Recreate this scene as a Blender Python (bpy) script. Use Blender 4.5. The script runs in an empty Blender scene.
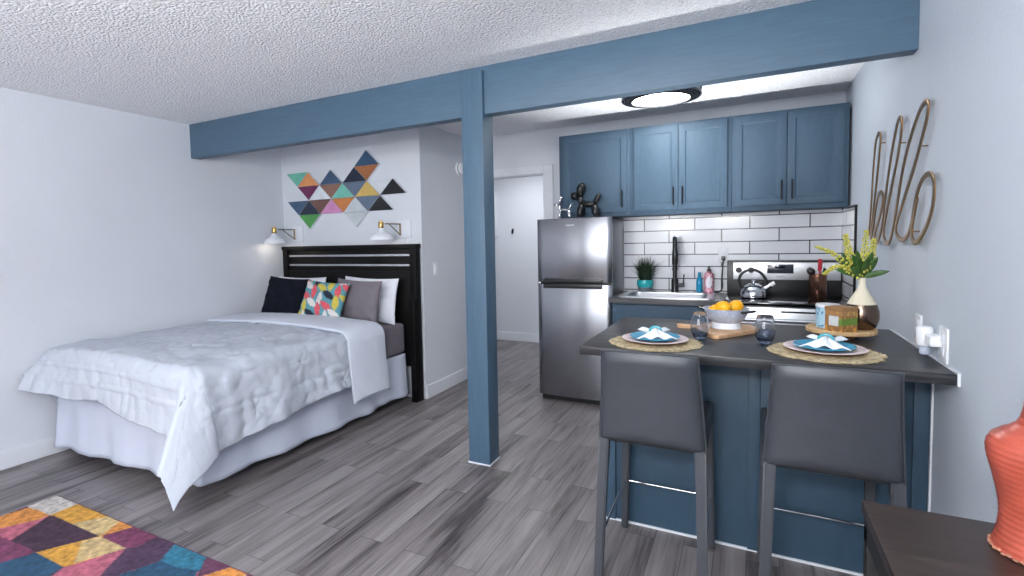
import bpy, bmesh, math, random
import numpy as np
from mathutils import Vector, Matrix, noise

random.seed(7)
SC = bpy.context.scene
COL = SC.collection
PI = math.pi

# ------------------------------------------------------------------ materials
def lin(c):
    """sRGB 0-255 triple -> linear rgba"""
    r = []
    for v in c:
        v = v / 255.0
        r.append(v / 12.92 if v <= 0.04045 else ((v + 0.055) / 1.055) ** 2.4)
    return (r[0], r[1], r[2], 1.0)

class NT:
    def __init__(self, name):
        self.m = bpy.data.materials.new(name)
        self.m.use_nodes = True
        self.t = self.m.node_tree
        self.b = self.t.nodes['Principled BSDF']
    def n(self, kind, **kw):
        nd = self.t.nodes.new(kind)
        for k, v in kw.items():
            if hasattr(nd, k):
                setattr(nd, k, v)
            else:
                nd.inputs[k].default_value = v
        return nd
    def l(self, a, b):
        self.t.links.new(a, b)
    def coords(self, scale=(1, 1, 1), rot=(0, 0, 0), space='Object', loc=(0, 0, 0)):
        tc = self.n('ShaderNodeTexCoord')
        mp = self.n('ShaderNodeMapping')
        mp.inputs['Scale'].default_value = scale
        mp.inputs['Rotation'].default_value = rot
        mp.inputs['Location'].default_value = loc
        self.l(tc.outputs[space], mp.inputs['Vector'])
        return mp.outputs['Vector']
    def ramp(self, fac, stops, interp='LINEAR'):
        r = self.n('ShaderNodeValToRGB')
        r.color_ramp.interpolation = interp
        els = r.color_ramp.elements
        while len(els) < len(stops):
            els.new(0.5)
        for e, (p, c) in zip(els, stops):
            e.position = p
            e.color = c if len(c) == 4 else lin(c)
        self.l(fac, r.inputs['Fac'])
        return r.outputs['Color']
    def bump(self, height, strength=0.3, dist=0.01):
        b = self.n('ShaderNodeBump')
        b.inputs['Strength'].default_value = strength
        b.inputs['Distance'].default_value = dist
        self.l(height, b.inputs['Height'])
        self.l(b.outputs['Normal'], self.b.inputs['Normal'])
    def setp(self, rough=0.5, metal=0.0, **kw):
        self.b.inputs['Roughness'].default_value = rough
        self.b.inputs['Metallic'].default_value = metal
        for k, v in kw.items():
            self.b.inputs[k].default_value = v

def M(name, c, rough=0.5, metal=0.0, var=0.08, scale=12.0, bump=0.0, bscale=None, stretch=(1, 1, 1), bdist=0.002, **kw):
    """plain procedural material: noise-modulated colour and optional noise bump"""
    t = NT(name)
    t.setp(rough, metal, **kw)
    v = t.coords(stretch)
    nz = t.n('ShaderNodeTexNoise')
    nz.inputs['Scale'].default_value = scale
    nz.inputs['Detail'].default_value = 4
    t.l(v, nz.inputs['Vector'])
    base = lin(c)
    lo = tuple(x * (1 - var) for x in base[:3]) + (1,)
    hi = tuple(min(1, x * (1 + var)) for x in base[:3]) + (1,)
    t.l(t.ramp(nz.outputs['Fac'], [(0.3, lo), (0.7, hi)]), t.b.inputs['Base Color'])
    if bump:
        n2 = t.n('ShaderNodeTexNoise')
        n2.inputs['Scale'].default_value = bscale or scale * 4
        n2.inputs['Detail'].default_value = 3
        t.l(v, n2.inputs['Vector'])
        t.bump(n2.outputs['Fac'], bump, bdist)
    return t.m

def M_attr(name, rough=0.9, bump=0.4, bscale=400, var=0.25, vscale=60, sheen=0.0):
    """colour pattern (dyed / woven) kept in the mesh's colour attribute 'pattern'"""
    t = NT(name)
    t.setp(rough)
    a = t.n('ShaderNodeAttribute')
    a.attribute_name = 'pattern'
    nz = t.n('ShaderNodeTexNoise')
    nz.inputs['Scale'].default_value = vscale
    nz.inputs['Detail'].default_value = 5
    t.l(t.coords(), nz.inputs['Vector'])
    r = t.ramp(nz.outputs['Fac'], [(0.3, (1 - var,) * 3 + (1,)), (0.7, (1 + var * 0.5,) * 3 + (1,))])
    mx = t.n('ShaderNodeMix', data_type='RGBA', blend_type='MULTIPLY')
    mx.inputs['Factor'].default_value = 1.0
    t.l(a.outputs['Color'], mx.inputs['A'])
    t.l(r, mx.inputs['B'])
    t.l(mx.outputs['Result'], t.b.inputs['Base Color'])
    n2 = t.n('ShaderNodeTexNoise')
    n2.inputs['Scale'].default_value = bscale
    t.l(t.coords(), n2.inputs['Vector'])
    t.bump(n2.outputs['Fac'], bump, 0.003)
    return t.m

def M_wall(name, c, bump=0.25, scale=90):
    t = NT(name)
    t.setp(0.75)
    v = t.coords(space='Object')
    nz = t.n('ShaderNodeTexNoise')
    nz.inputs['Scale'].default_value = 1.3
    nz.inputs['Detail'].default_value = 3
    t.l(v, nz.inputs['Vector'])
    b = lin(c)
    t.l(t.ramp(nz.outputs['Fac'], [(0.3, tuple(x * .97 for x in b[:3]) + (1,)), (0.7, tuple(x * 1.03 for x in b[:3]) + (1,))]), t.b.inputs['Base Color'])
    n2 = t.n('ShaderNodeTexNoise')
    n2.inputs['Scale'].default_value = scale
    n2.inputs['Detail'].default_value = 2
    t.l(v, n2.inputs['Vector'])
    t.bump(n2.outputs['Fac'], bump, 0.004)
    return t.m

def M_popcorn():
    t = NT('popcorn_ceiling')
    t.setp(0.9)
    v = t.coords()
    vo = t.n('ShaderNodeTexVoronoi', feature='SMOOTH_F1')
    vo.inputs['Scale'].default_value = 75
    vo.inputs['Smoothness'].default_value = 0.6
    t.l(v, vo.inputs['Vector'])
    nz = t.n('ShaderNodeTexNoise')
    nz.inputs['Scale'].default_value = 95
    nz.inputs['Detail'].default_value = 3
    t.l(v, nz.inputs['Vector'])
    mt = t.n('ShaderNodeMath', operation='SUBTRACT')
    t.l(nz.outputs['Fac'], mt.inputs[0])
    t.l(vo.outputs['Distance'], mt.inputs[1])
    t.l(t.ramp(nz.outputs['Fac'], [(0.35, (226, 228, 232)), (0.65, (246, 247, 249))]), t.b.inputs['Base Color'])
    t.bump(mt.outputs[0], 0.8, 0.010)
    return t.m

def M_floor():
    t = NT('vinyl_plank_floor')
    t.setp(0.42)
    tc = t.n('ShaderNodeTexCoord')
    sep = t.n('ShaderNodeSeparateXYZ')
    t.l(tc.outputs['Object'], sep.inputs[0])
    cmb = t.n('ShaderNodeCombineXYZ')
    t.l(sep.outputs['Y'], cmb.inputs['X'])
    t.l(sep.outputs['X'], cmb.inputs['Y'])
    br = t.n('ShaderNodeTexBrick')
    br.offset = 0.37
    br.inputs['Color1'].default_value = (0, 0, 0, 1)
    br.inputs['Color2'].default_value = (1, 1, 1, 1)
    br.inputs['Mortar'].default_value = (0.5, 0.5, 0.5, 1)
    br.inputs['Scale'].default_value = 1.0
    br.inputs['Mortar Size'].default_value = 0.0012
    br.inputs['Brick Width'].default_value = 0.92
    br.inputs['Row Height'].default_value = 0.125
    t.l(cmb.outputs[0], br.inputs['Vector'])
    # each plank shifts the grain so that the streaks differ from plank to plank
    sh = t.n('ShaderNodeVectorMath', operation='SCALE')
    t.l(br.outputs['Color'], sh.inputs[0])
    sh.inputs['Scale'].default_value = 7.3
    ad = t.n('ShaderNodeVectorMath', operation='ADD')
    t.l(cmb.outputs[0], ad.inputs[0])
    t.l(sh.outputs[0], ad.inputs[1])
    mp = t.n('ShaderNodeMapping')
    mp.inputs['Scale'].default_value = (1.1, 11, 1)
    t.l(ad.outputs[0], mp.inputs['Vector'])
    n1 = t.n('ShaderNodeTexNoise')
    n1.inputs['Scale'].default_value = 1.0
    n1.inputs['Detail'].default_value = 6
    n1.inputs['Roughness'].default_value = 0.6
    n1.inputs['Distortion'].default_value = 0.4
    t.l(mp.outputs[0], n1.inputs['Vector'])
    mp2 = t.n('ShaderNodeMapping')
    mp2.inputs['Scale'].default_value = (3, 90, 1)
    t.l(ad.outputs[0], mp2.inputs['Vector'])
    n2 = t.n('ShaderNodeTexNoise')
    n2.inputs['Scale'].default_value = 1.0
    n2.inputs['Detail'].default_value = 4
    t.l(mp2.outputs[0], n2.inputs['Vector'])
    a1 = t.n('ShaderNodeMath', operation='MULTIPLY_ADD')
    t.l(n2.outputs['Fac'], a1.inputs[0])
    a1.inputs[1].default_value = 0.35
    t.l(n1.outputs['Fac'], a1.inputs[2])
    a2 = t.n('ShaderNodeMath', operation='MULTIPLY_ADD')
    t.l(br.outputs['Color'], a2.inputs[0])
    a2.inputs[1].default_value = 0.17
    t.l(a1.outputs[0], a2.inputs[2])
    col = t.ramp(a2.outputs[0], [(0.49, (46, 42, 43)), (0.59, (78, 72, 73)), (0.70, (112, 106, 107)), (0.95, (142, 136, 137))])
    mx = t.n('ShaderNodeMix', data_type='RGBA')
    t.l(br.outputs['Fac'], mx.inputs['Factor'])
    t.l(col, mx.inputs['A'])
    mx.inputs['B'].default_value = lin((40, 37, 39))
    t.l(mx.outputs['Result'], t.b.inputs['Base Color'])
    t.bump(a1.outputs[0], 0.12, 0.003)
    return t.m

def M_tile(name, axis, x0, z0):
    """white 4x16 running-bond tile with dark grout; axis 'X' or 'Y' runs along the wall"""
    t = NT(name)
    t.setp(0.16)
    tc = t.n('ShaderNodeTexCoord')
    sep = t.n('ShaderNodeSeparateXYZ')
    t.l(tc.outputs['Object'], sep.inputs[0])
    cmb = t.n('ShaderNodeCombineXYZ')
    t.l(sep.outputs[axis], cmb.inputs['X'])
    t.l(sep.outputs['Z'], cmb.inputs['Y'])
    mp = t.n('ShaderNodeMapping')
    mp.inputs['Location'].default_value = (-x0, -z0, 0)
    t.l(cmb.outputs[0], mp.inputs['Vector'])
    br = t.n('ShaderNodeTexBrick')
    br.offset = 0.5
    br.inputs['Color1'].default_value = lin((214, 216, 222))
    br.inputs['Color2'].default_value = lin((224, 226, 231))
    br.inputs['Mortar'].default_value = lin((44, 44, 48))
    br.inputs['Scale'].default_value = 1.0
    br.inputs['Mortar Size'].default_value = 0.0042
    br.inputs['Mortar Smooth'].default_value = 0.1
    br.inputs['Brick Width'].default_value = 0.8064
    br.inputs['Row Height'].default_value = 0.1017
    t.l(mp.outputs[0], br.inputs['Vector'])
    br.inputs['Brick Width'].default_value = 0.4064 * 1.0
    t.l(br.outputs['Color'], t.b.inputs['Base Color'])
    inv = t.n('ShaderNodeMath', operation='SUBTRACT')
    inv.inputs[0].default_value = 1.0
    t.l(br.outputs['Fac'], inv.inputs[1])
    t.bump(inv.outputs[0], 0.5, 0.003)
    return t.m

def M_paint(name, c, grain=(1, 1, 1), rough=0.5):
    t = NT(name)
    t.setp(rough)
    v = t.coords(grain)
    nz = t.n('ShaderNodeTexNoise')
    nz.inputs['Scale'].default_value = 9
    nz.inputs['Detail'].default_value = 6
    nz.inputs['Roughness'].default_value = 0.65
    t.l(v, nz.inputs['Vector'])
    b = lin(c)
    t.l(t.ramp(nz.outputs['Fac'], [(0.25, tuple(x * .86 for x in b[:3]) + (1,)), (0.75, tuple(x * 1.12 for x in b[:3]) + (1,))]), t.b.inputs['Base Color'])
    t.bump(nz.outputs['Fac'], 0.25, 0.004)
    return t.m

def M_steel(name, c=(176, 178, 184), rough=0.3, grain=(1, 1, 140)):
    t = NT(name)
    t.setp(rough, 1.0)
    v = t.coords(grain)
    nz = t.n('ShaderNodeTexNoise')
    nz.inputs['Scale'].default_value = 6
    nz.inputs['Detail'].default_value = 4
    t.l(v, nz.inputs['Vector'])
    b = lin(c)
    t.l(t.ramp(nz.outputs['Fac'], [(0.3, tuple(x * .97 for x in b[:3]) + (1,)), (0.7, tuple(x * 1.02 for x in b[:3]) + (1,))]), t.b.inputs['Base Color'])
    mr = t.n('ShaderNodeMapRange')
    mr.inputs['To Min'].default_value = rough - 0.015
    mr.inputs['To Max'].default_value = rough + 0.02
    t.l(nz.outputs['Fac'], mr.inputs['Value'])
    t.l(mr.outputs[0], t.b.inputs['Roughness'])
    return t.m

def M_wood(name, stops, stretch, rough=0.45, scale=4, bump=0.15):
    t = NT(name)
    t.setp(rough)
    v = t.coords(stretch)
    nz = t.n('ShaderNodeTexNoise')
    nz.inputs['Scale'].default_value = scale
    nz.inputs['Detail'].default_value = 6
    nz.inputs['Distortion'].default_value = 0.5
    t.l(v, nz.inputs['Vector'])
    t.l(t.ramp(nz.outputs['Fac'], stops), t.b.inputs['Base Color'])
    t.bump(nz.outputs['Fac'], bump, 0.002)
    return t.m

def M_glass(name, c, rough=0.02):
    t = NT(name)
    t.setp(rough)
    t.b.inputs['Transmission Weight'].default_value = 1.0
    t.b.inputs['IOR'].default_value = 1.45
    v = t.coords()
    sep = t.n('ShaderNodeSeparateXYZ')
    t.l(v, sep.inputs[0])
    nz = t.n('ShaderNodeTexNoise')
    nz.inputs['Scale'].default_value = 30
    t.l(v, nz.inputs['Vector'])
    mr = t.n('ShaderNodeMapRange')          # the glass is dyed deeper towards its foot
    mr.inputs['From Min'].default_value = 0.0
    mr.inputs['From Max'].default_value = 0.085
    t.l(sep.outputs['Z'], mr.inputs['Value'])
    t.l(t.ramp(mr.outputs[0], [(0.0, c), (1.0, (246, 248, 252))]), t.b.inputs['Base Color'])
    return t.m

def M_emit(name, c, strength):
    t = NT(name)
    t.setp(0.4)
    t.b.inputs['Base Color'].default_value = lin((240, 240, 240))
    nz = t.n('ShaderNodeTexNoise')
    nz.inputs['Scale'].default_value = 5
    t.l(t.coords(), nz.inputs['Vector'])
    b = lin(c)
    t.l(t.ramp(nz.outputs['Fac'], [(0.2, tuple(x * .96 for x in b[:3]) + (1,)), (0.8, b)]), t.b.inputs['Emission Color'])
    t.b.inputs['Emission Strength'].default_value = strength
    return t.m

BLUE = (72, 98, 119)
MAT = dict(
    wall=M_wall('wall_paint', (213, 217, 224)),
    wallr=M_wall('textured_wall_paint', (200, 208, 218), bump=0.45, scale=70),
    ceil=M_popcorn(),
    floor=M_floor(),
    white_trim=M('white_trim_paint', (224, 227, 233), 0.4, var=0.02),
    beam=M_paint('blue_timber_paint', BLUE, (0.6, 4, 8)),
    post=M_paint('blue_post_paint', BLUE, (8, 8, 0.6)),
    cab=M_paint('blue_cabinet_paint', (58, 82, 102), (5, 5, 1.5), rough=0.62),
    pen=M_paint('shaded_panel_blue', (50, 74, 93), (3, 3, 1), rough=0.5),  # panel blue darkened so the colour carries the shading
    tileb=M_tile('back_tiles', 'X', 0.21 - 0.4064 * 8, 0.938 - 0.1017 * 21),
    tiler=M_tile('side_tiles', 'Y', 4.69 - 0.4064 * 8 - 0.2, 0.938 - 0.1017 * 20),
    blackmetal=M('black_metal', (22, 22, 25), 0.35, 0.6, 0.1),
    black=M('black_plastic', (20, 21, 24), 0.3, 0, 0.1),
    gloss_black=M('black_glass', (9, 9, 11), 0.06, 0, 0.05),
    steel=M_steel('brushed_steel', (206, 208, 213), 0.33),
    steelv=M_steel('fridge_steel', (146, 148, 154), 0.25, (22, 22, 0.3)),
    steel_side=M_steel('fridge_side_steel', (120, 123, 130), 0.36, (30, 30, 1)),
    chrome=M('chrome', (205, 207, 212), 0.08, 1.0, 0.03),
    silver=M('silver_strip', (186, 187, 190), 0.25, 0.9, 0.04),
    brass=M('brass', (196, 164, 104), 0.25, 1.0, 0.08),
    darkbrass=M('aged_brass', (120, 104, 76), 0.3, 0.9, 0.1),
    bronze=M('bronze_metal', (160, 130, 98), 0.32, 0.95, 0.1),
    copper=M('hammered_copper', (128, 92, 78), 0.25, 0.95, 0.12, 30, 0.4, 70),
    white_enamel=M('white_enamel', (230, 233, 240), 0.25, 0, 0.02),
    white_plastic=M('white_plastic', (232, 234, 238), 0.35, 0, 0.02),
    espresso=M_wood('espresso_veneer', [(0.3, (6, 5, 6)), (0.7, (10, 9, 10))], (2, 2, 10), 0.5, 4, 0.08),
    sheet=M('grey_sheet', (112, 106, 114), 0.85, 0, 0.06, 8, 0.25, 250),
    skirt=M('bed_skirt_cotton', (200, 206, 222), 0.85, 0, 0.03, 6, 0.2, 200),
    comf=M('white_comforter_cotton', (188, 194, 205), 0.75, 0, 0.02, 9, 0.35, 55, bdist=0.004),
    fold=M('white_comforter_lining', (208, 214, 226), 0.8, 0, 0.02, 9, 0.2, 90),
    navy=M('navy_velvet', (10, 13, 27), 0.85, 0, 0.2, 14, 0.2, 200),
    greyc=M('grey_pillowcase', (116, 110, 117), 0.85, 0, 0.05, 9, 0.2, 250),
    whitec=M('white_pillowcase', (230, 233, 243), 0.85, 0, 0.02, 9, 0.15, 200),
    leaves=M_attr('leaf_print_fabric', 0.85, 0.2, 500, 0.08),
    rug=M_attr('rug_pile', 0.95, 1.0, 260, 0.45, 38),
    leather=M('dark_grey_leather', (58, 61, 67), 0.42, 0, 0.06, 20, 0.25, 260),
    ctop=M_wood('charcoal_worktop_laminate', [(0.3, (20, 21, 24)), (0.52, (38, 38, 42)), (0.72, (70, 69, 72))], (1.0, 16, 16), 0.36, 4, 0.06),
    sinktop=M_wood('charcoal_counter_laminate', [(0.25, (44, 45, 49)), (0.55, (66, 67, 72)), (0.8, (96, 97, 102))], (1.2, 14, 14), 0.36, 4, 0.06),
    table=M_wood('dark_walnut_veneer', [(0.25, (33, 25, 22)), (0.55, (52, 40, 36)), (0.8, (68, 54, 49))], (2, 22, 22), 0.4, 3, 0.1),
    tabledark=M_wood('dark_table_edge', [(0.3, (14, 12, 12)), (0.7, (24, 21, 21))], (4, 4, 4), 0.45, 3, 0.05),
    coral=M('coral_glaze', (166, 76, 60), 0.28, 0, 0.18, 16, 0.2, 40),
    bamboo=M_wood('pale_wood', [(0.3, (196, 152, 112)), (0.7, (226, 186, 146))], (3, 18, 18), 0.5, 3, 0.05),
    traywood=M_wood('tray_wood', [(0.3, (182, 146, 104)), (0.7, (226, 192, 146))], (3, 16, 6), 0.5, 4, 0.08),
    jute=M('jute_weave', (192, 176, 142), 0.95, 0, 0.35, 60, 1.0, 140, bdist=0.006),
    pink_plate=M('blush_ceramic', (226, 206, 206), 0.3, 0, 0.06, 20),
    teal_plate=M('teal_ceramic', (64, 154, 188), 0.25, 0, 0.08, 20),
    napkin=M('white_napkin', (240, 243, 248), 0.8, 0, 0.02, 8, 0.2, 200),
    tealring=M('teal_ring', (72, 158, 172), 0.3, 0, 0.08),
    glass=M_glass('blue_glass', (182, 202, 230)),
    lemon=M('lemon_skin', (246, 176, 22), 0.4, 0, 0.1, 12, 0.3, 60),
    greyenamel=M('grey_speckled_enamel', (176, 184, 200), 0.25, 0, 0.16, 90),
    cream=M('cream_glaze', (226, 218, 196), 0.3, 0, 0.04, 14),
    vasebronze=M('bronze_glaze', (122, 104, 92), 0.2, 1.0, 0.12, 6),
    leaf=M('green_leaf', (58, 92, 40), 0.5, 0, 0.3, 30),
    stem=M('green_stem', (110, 136, 58), 0.5, 0, 0.2, 30),
    bloom=M('yellow_bloom', (196, 190, 84), 0.6, 0, 0.25, 60),
    grass=M('dark_green_grass', (36, 58, 36), 0.55, 0, 0.45, 30),
    tealpot=M('teal_pot_glaze', (40, 164, 172), 0.2, 0, 0.06),
    potfoot=M('grey_pot_foot', (92, 100, 108), 0.6, 0, 0.1),
    bluesoap=M('blue_soap_plastic', (18, 136, 178), 0.2, 0, 0.05),
    pinksoap=M_attr('pink_print_label', 0.35, 0.05, 300, 0.03),
    canister=M_attr('blue_print_canister', 0.35, 0.05, 300, 0.03),
    boxwood=M_attr('brown_printed_box', 0.55, 0.1, 200, 0.12),
    red=M('red_silicone', (176, 40, 58), 0.4, 0, 0.05),
    lampdiff=M_emit('lamp_diffuser', (255, 252, 248), 24),
    bulb=M_emit('warm_bulb', (255, 226, 186), 1.6),
    display=M('oven_display', (52, 56, 66), 0.15, 0, 0.05),
    screen=M('oven_clock_screen', (10, 12, 26), 0.1, 0, 0.05),
    logo=M('logo_grey', (200, 203, 210), 0.3, 0.5, 0.02),
    logodark=M('logo_dark', (110, 112, 120), 0.4, 0.2, 0.02),
    filigree=M('filigree_metal', (42, 45, 52), 0.35, 0.7, 0.2),
)

for k_ in ('espresso', 'navy'):
    MAT[k_].node_tree.nodes['Principled BSDF'].inputs['Specular IOR Level'].default_value = 0.2

# ------------------------------------------------------------------ mesh helpers
def tag(o, label=None, cat=None, group=None, kind=None):
    if label: o['label'] = label
    if cat: o['category'] = cat
    if group: o['group'] = group
    if kind: o['kind'] = kind
    return o

def thing(name, label, cat, loc=(0, 0, 0), rotz=0.0, group=None):
    o = bpy.data.objects.new(name, None)
    o.empty_display_size = 0.05
    o.location = loc
    o.rotation_euler = (0, 0, rotz)
    COL.objects.link(o)
    return tag(o, label, cat, group)

def finish(me, mat, angle=38, smooth=True):
    me.materials.append(mat)
    if smooth:
        me.polygons.foreach_set('use_smooth', [True] * len(me.polygons))
        me.set_sharp_from_angle(angle=math.radians(angle))
    me.update()

def obj(name, bm, mat, parent=None, world=False, smooth=True, angle=38, recalc=True):
    """one mesh object; world=True: the bmesh is in world coordinates and is brought into the parent's (chain's) frame"""
    if recalc:
        bmesh.ops.recalc_face_normals(bm, faces=bm.faces)
    off = Vector((0, 0, 0))
    p = parent
    if world:
        while p is not None:
            off += p.location
            p = p.parent
        if off.length:
            bmesh.ops.translate(bm, verts=bm.verts, vec=-off)
    me = bpy.data.meshes.new(name)
    bm.to_mesh(me)
    bm.free()
    finish(me, mat, angle, smooth)
    o = bpy.data.objects.new(name, me)
    COL.objects.link(o)
    if parent is not None:
        o.parent = parent
    return o

def nb():
    return bmesh.new()

def box(bm, x0, x1, y0, y1, z0, z1, bev=0.0, seg=2):
    r = bmesh.ops.create_cube(bm, size=1.0)
    vs = r['verts']
    for v in vs:
        v.co = Vector((x0 + (v.co.x + .5) * (x1 - x0), y0 + (v.co.y + .5) * (y1 - y0), z0 + (v.co.z + .5) * (z1 - z0)))
    if bev > 0:
        es = list({e for v in vs for e in v.link_edges})
        bmesh.ops.bevel(bm, geom=es, offset=bev, segments=seg, profile=0.6, affect='EDGES', clamp_overlap=True)
    return bm

def B(x0, x1, y0, y1, z0, z1, bev=0.0, seg=2):
    return box(nb(), x0, x1, y0, y1, z0, z1, bev, seg)

def lathe(bm, prof, c=(0, 0, 0), seg=32, axis=None):
    """profile of (r, z); closed with caps where r == 0"""
    rings = []
    M3 = axis if axis is not None else Matrix.Identity(3)
    c = Vector(c)
    for r, z in prof:
        if r <= 1e-6:
            rings.append([bm.verts.new(c + M3 @ Vector((0, 0, z)))])
        else:
            rings.append([bm.verts.new(c + M3 @ Vector((r * math.cos(2 * PI * k / seg), r * math.sin(2 * PI * k / seg), z))) for k in range(seg)])
    for a, b in zip(rings, rings[1:]):
        for k in range(seg):
            k2 = (k + 1) % seg
            if len(a) == 1 and len(b) == 1:
                break
            if len(a) == 1:
                bm.faces.new((a[0], b[k], b[k2]))
            elif len(b) == 1:
                bm.faces.new((a[k], a[k2], b[0]))
            else:
                bm.faces.new((a[k], a[k2], b[k2], b[k]))
    return bm

def axis_to(d):
    return Vector(d).normalized().to_track_quat('Z', 'Y').to_matrix()

def tube(bm, pts, rad, seg=10, closed=False, caps=True, flat=None):
    """tube along points; rad a number or a list; flat=(w, t, normal): rectangular-ish section"""
    pts = [Vector(p) for p in pts]
    n = len(pts)
    rings = []
    up = None
    for i, p in enumerate(pts):
        if closed:
            d = pts[(i + 1) % n] - pts[i - 1]
        else:
            d = pts[min(i + 1, n - 1)] - pts[max(i - 1, 0)]
        if d.length < 1e-9: d = Vector((0, 0, 1))
        d.normalize()
        if up is None:
            up = Vector((0, 0, 1)) if abs(d.z) < 0.9 else Vector((1, 0, 0))
        if flat:
            nrm = Vector(flat[2])
            sx = d.cross(nrm).normalized()
            ring = [bm.verts.new(p + sx * a * flat[0] / 2 + nrm * b * flat[1] / 2) for a, b in
                    ((1, .5), (.7, 1), (-.7, 1), (-1, .5), (-1, -.5), (-.7, -1), (.7, -1), (1, -.5))]
        else:
            sx = d.cross(up)
            if sx.length < 1e-6: sx = d.cross(Vector((1, 0, 0)))
            sx.normalize()
            sy = sx.cross(d).normalized()
            up = sy
            r = rad[i] if isinstance(rad, (list, tuple)) else rad
            ring = [bm.verts.new(p + (sx * math.cos(2 * PI * k / seg) + sy * math.sin(2 * PI * k / seg)) * r) for k in range(seg)]
        rings.append(ring)
    m = len(rings[0])
    rng = range(n if closed else n - 1)
    for i in rng:
        a, b = rings[i], rings[(i + 1) % n]
        for k in range(m):
            bm.faces.new((a[k], a[(k + 1) % m], b[(k + 1) % m], b[k]))
    if caps and not closed:
        bm.faces.new(rings[0][::-1])
        bm.faces.new(rings[-1])
    return bm

def prism(bm, poly, z0, z1, bev=0.0, axis='Z'):
    """extruded polygon; axis Z: poly in XY; axis Y: poly in XZ (z0,z1 are y); axis X: poly in YZ"""
    def P(a, b, h):
        return (a, b, h) if axis == 'Z' else ((a, h, b) if axis == 'Y' else (h, a, b))
    lo = [bm.verts.new(P(a, b, z0)) for a, b in poly]
    hi = [bm.verts.new(P(a, b, z1)) for a, b in poly]
    n = len(poly)
    f1 = bm.faces.new(lo[::-1]); f2 = bm.faces.new(hi)
    sides = [bm.faces.new((lo[k], lo[(k + 1) % n], hi[(k + 1) % n], hi[k])) for k in range(n)]
    bmesh.ops.recalc_face_normals(bm, faces=[f1, f2] + sides)
    if bev:
        es = list({e for f in (f1, f2) for e in f.edges})
        bmesh.ops.bevel(bm, geom=es, offset=bev, segments=2, profile=.6, affect='EDGES', clamp_overlap=True)
    return bm

def spline(pts, n=8, closed=False):
    """Catmull-Rom through points"""
    P = [Vector(p) for p in pts]
    out = []
    m = len(P)
    for i in range(m if closed else m - 1):
        if closed:
            p0, p1, p2, p3 = P[i - 1], P[i], P[(i + 1) % m], P[(i + 2) % m]
        else:
            p0, p1, p2, p3 = P[max(i - 1, 0)], P[i], P[i + 1], P[min(i + 2, m - 1)]
        for k in range(n):
            t = k / n
            out.append(0.5 * ((2 * p1) + (-p0 + p2) * t + (2 * p0 - 5 * p1 + 4 * p2 - p3) * t * t + (-p0 + 3 * p1 - 3 * p2 + p3) * t ** 3))
    if not closed:
        out.append(P[-1])
    return out

def blob(bm, c, r, sub=2):
    """ellipsoid"""
    q = bmesh.ops.create_icosphere(bm, subdivisions=sub, radius=1.0)
    for v in q['verts']:
        v.co = Vector((c[0] + v.co.x * r[0], c[1] + v.co.y * r[1], c[2] + v.co.z * r[2]))
    return q['verts']

def capsule(bm, a, b, r0, r1=None, seg=14, rows=10, bulge=0.35):
    """balloon-like segment between two points"""
    a, b = Vector(a), Vector(b)
    L = (b - a).length
    prof = []
    for i in range(rows + 1):
        t = i / rows
        rr = (r0 + ((r1 if r1 is not None else r0) - r0) * t) * (math.sin(PI * min(max(t, 0.0), 1.0)) ** bulge if 0 < t < 1 else 0)
        prof.append((rr, t * L))
    lathe(bm, prof, a, seg, axis_to(b - a))
    return bm

def setcolors(o, fn):
    """fn(Vector local co) -> sRGB triple; stored as a point colour attribute"""
    me = o.data
    ca = me.color_attributes.new('pattern', 'FLOAT_COLOR', 'POINT')
    buf = []
    for v in me.vertices:
        buf.extend(lin(fn(v.co)))
    ca.data.foreach_set('color', buf)

def grid_obj(name, pos, mat, parent=None, closed_thick=None):
    """pos: numpy (n, m, 3) -> quad grid mesh"""
    n, m, _ = pos.shape
    me = bpy.data.meshes.new(name)
    idx = np.arange(n * m).reshape(n, m)
    quads = np.stack([idx[:-1, :-1], idx[1:, :-1], idx[1:, 1:], idx[:-1, 1:]], -1).reshape(-1, 4)
    me.from_pydata(pos.reshape(-1, 3).tolist(), [], quads.tolist())
    finish(me, mat, 60)
    o = bpy.data.objects.new(name, me)
    COL.objects.link(o)
    if parent is not None: o.parent = parent
    if closed_thick:
        md = o.modifiers.new('thickness', 'SOLIDIFY')
        md.thickness = closed_thick
        md.offset = -1
    return o

def text_obj(name, s, size, mat, mtx, parent, depth=0.0008):
    cu = bpy.data.curves.new(name, 'FONT')
    cu.body = s
    cu.size = size
    cu.extrude = depth
    cu.align_x = 'CENTER'
    cu.align_y = 'CENTER'
    to = bpy.data.objects.new(name, cu)
    COL.objects.link(to)
    dg = bpy.context.evaluated_depsgraph_get()
    me = bpy.data.meshes.new_from_object(to.evaluated_get(dg))
    bpy.data.objects.remove(to)
    me.name = name
    me.transform(mtx)
    me.materials.clear()
    me.materials.append(mat)
    o = bpy.data.objects.new(name, me)
    COL.objects.link(o)
    o.parent = parent
    return o

# ------------------------------------------------------------------ room dimensions (metres)
XL, XR = -4.215, 0.622         # left / right wall
YH = 3.785                     # wall behind the bed
YK = 4.69                      # kitchen wall
XP = -2.53                     # end of the bed niche wall
ZC = 2.435                     # ceiling
YR = -2.6                      # wall behind the camera
YHALL = 6.55

def struct(name, bm, mat, label=None, cat=None, smooth=False):
    o = obj(name, bm, mat, smooth=smooth)
    return tag(o, label, cat, kind='structure')

# floor / ceiling
struct('floor', B(-5.0, 1.0, YR - .1, 7.0, -0.1, 0.0), MAT['floor'], 'grey wood-look plank floor running through the whole room', 'floor')
struct('ceiling', B(-5.0, 1.0, YR - .1, 7.0, ZC, ZC + .1), MAT['ceil'], 'white popcorn-textured ceiling above the room', 'ceiling')
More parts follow.
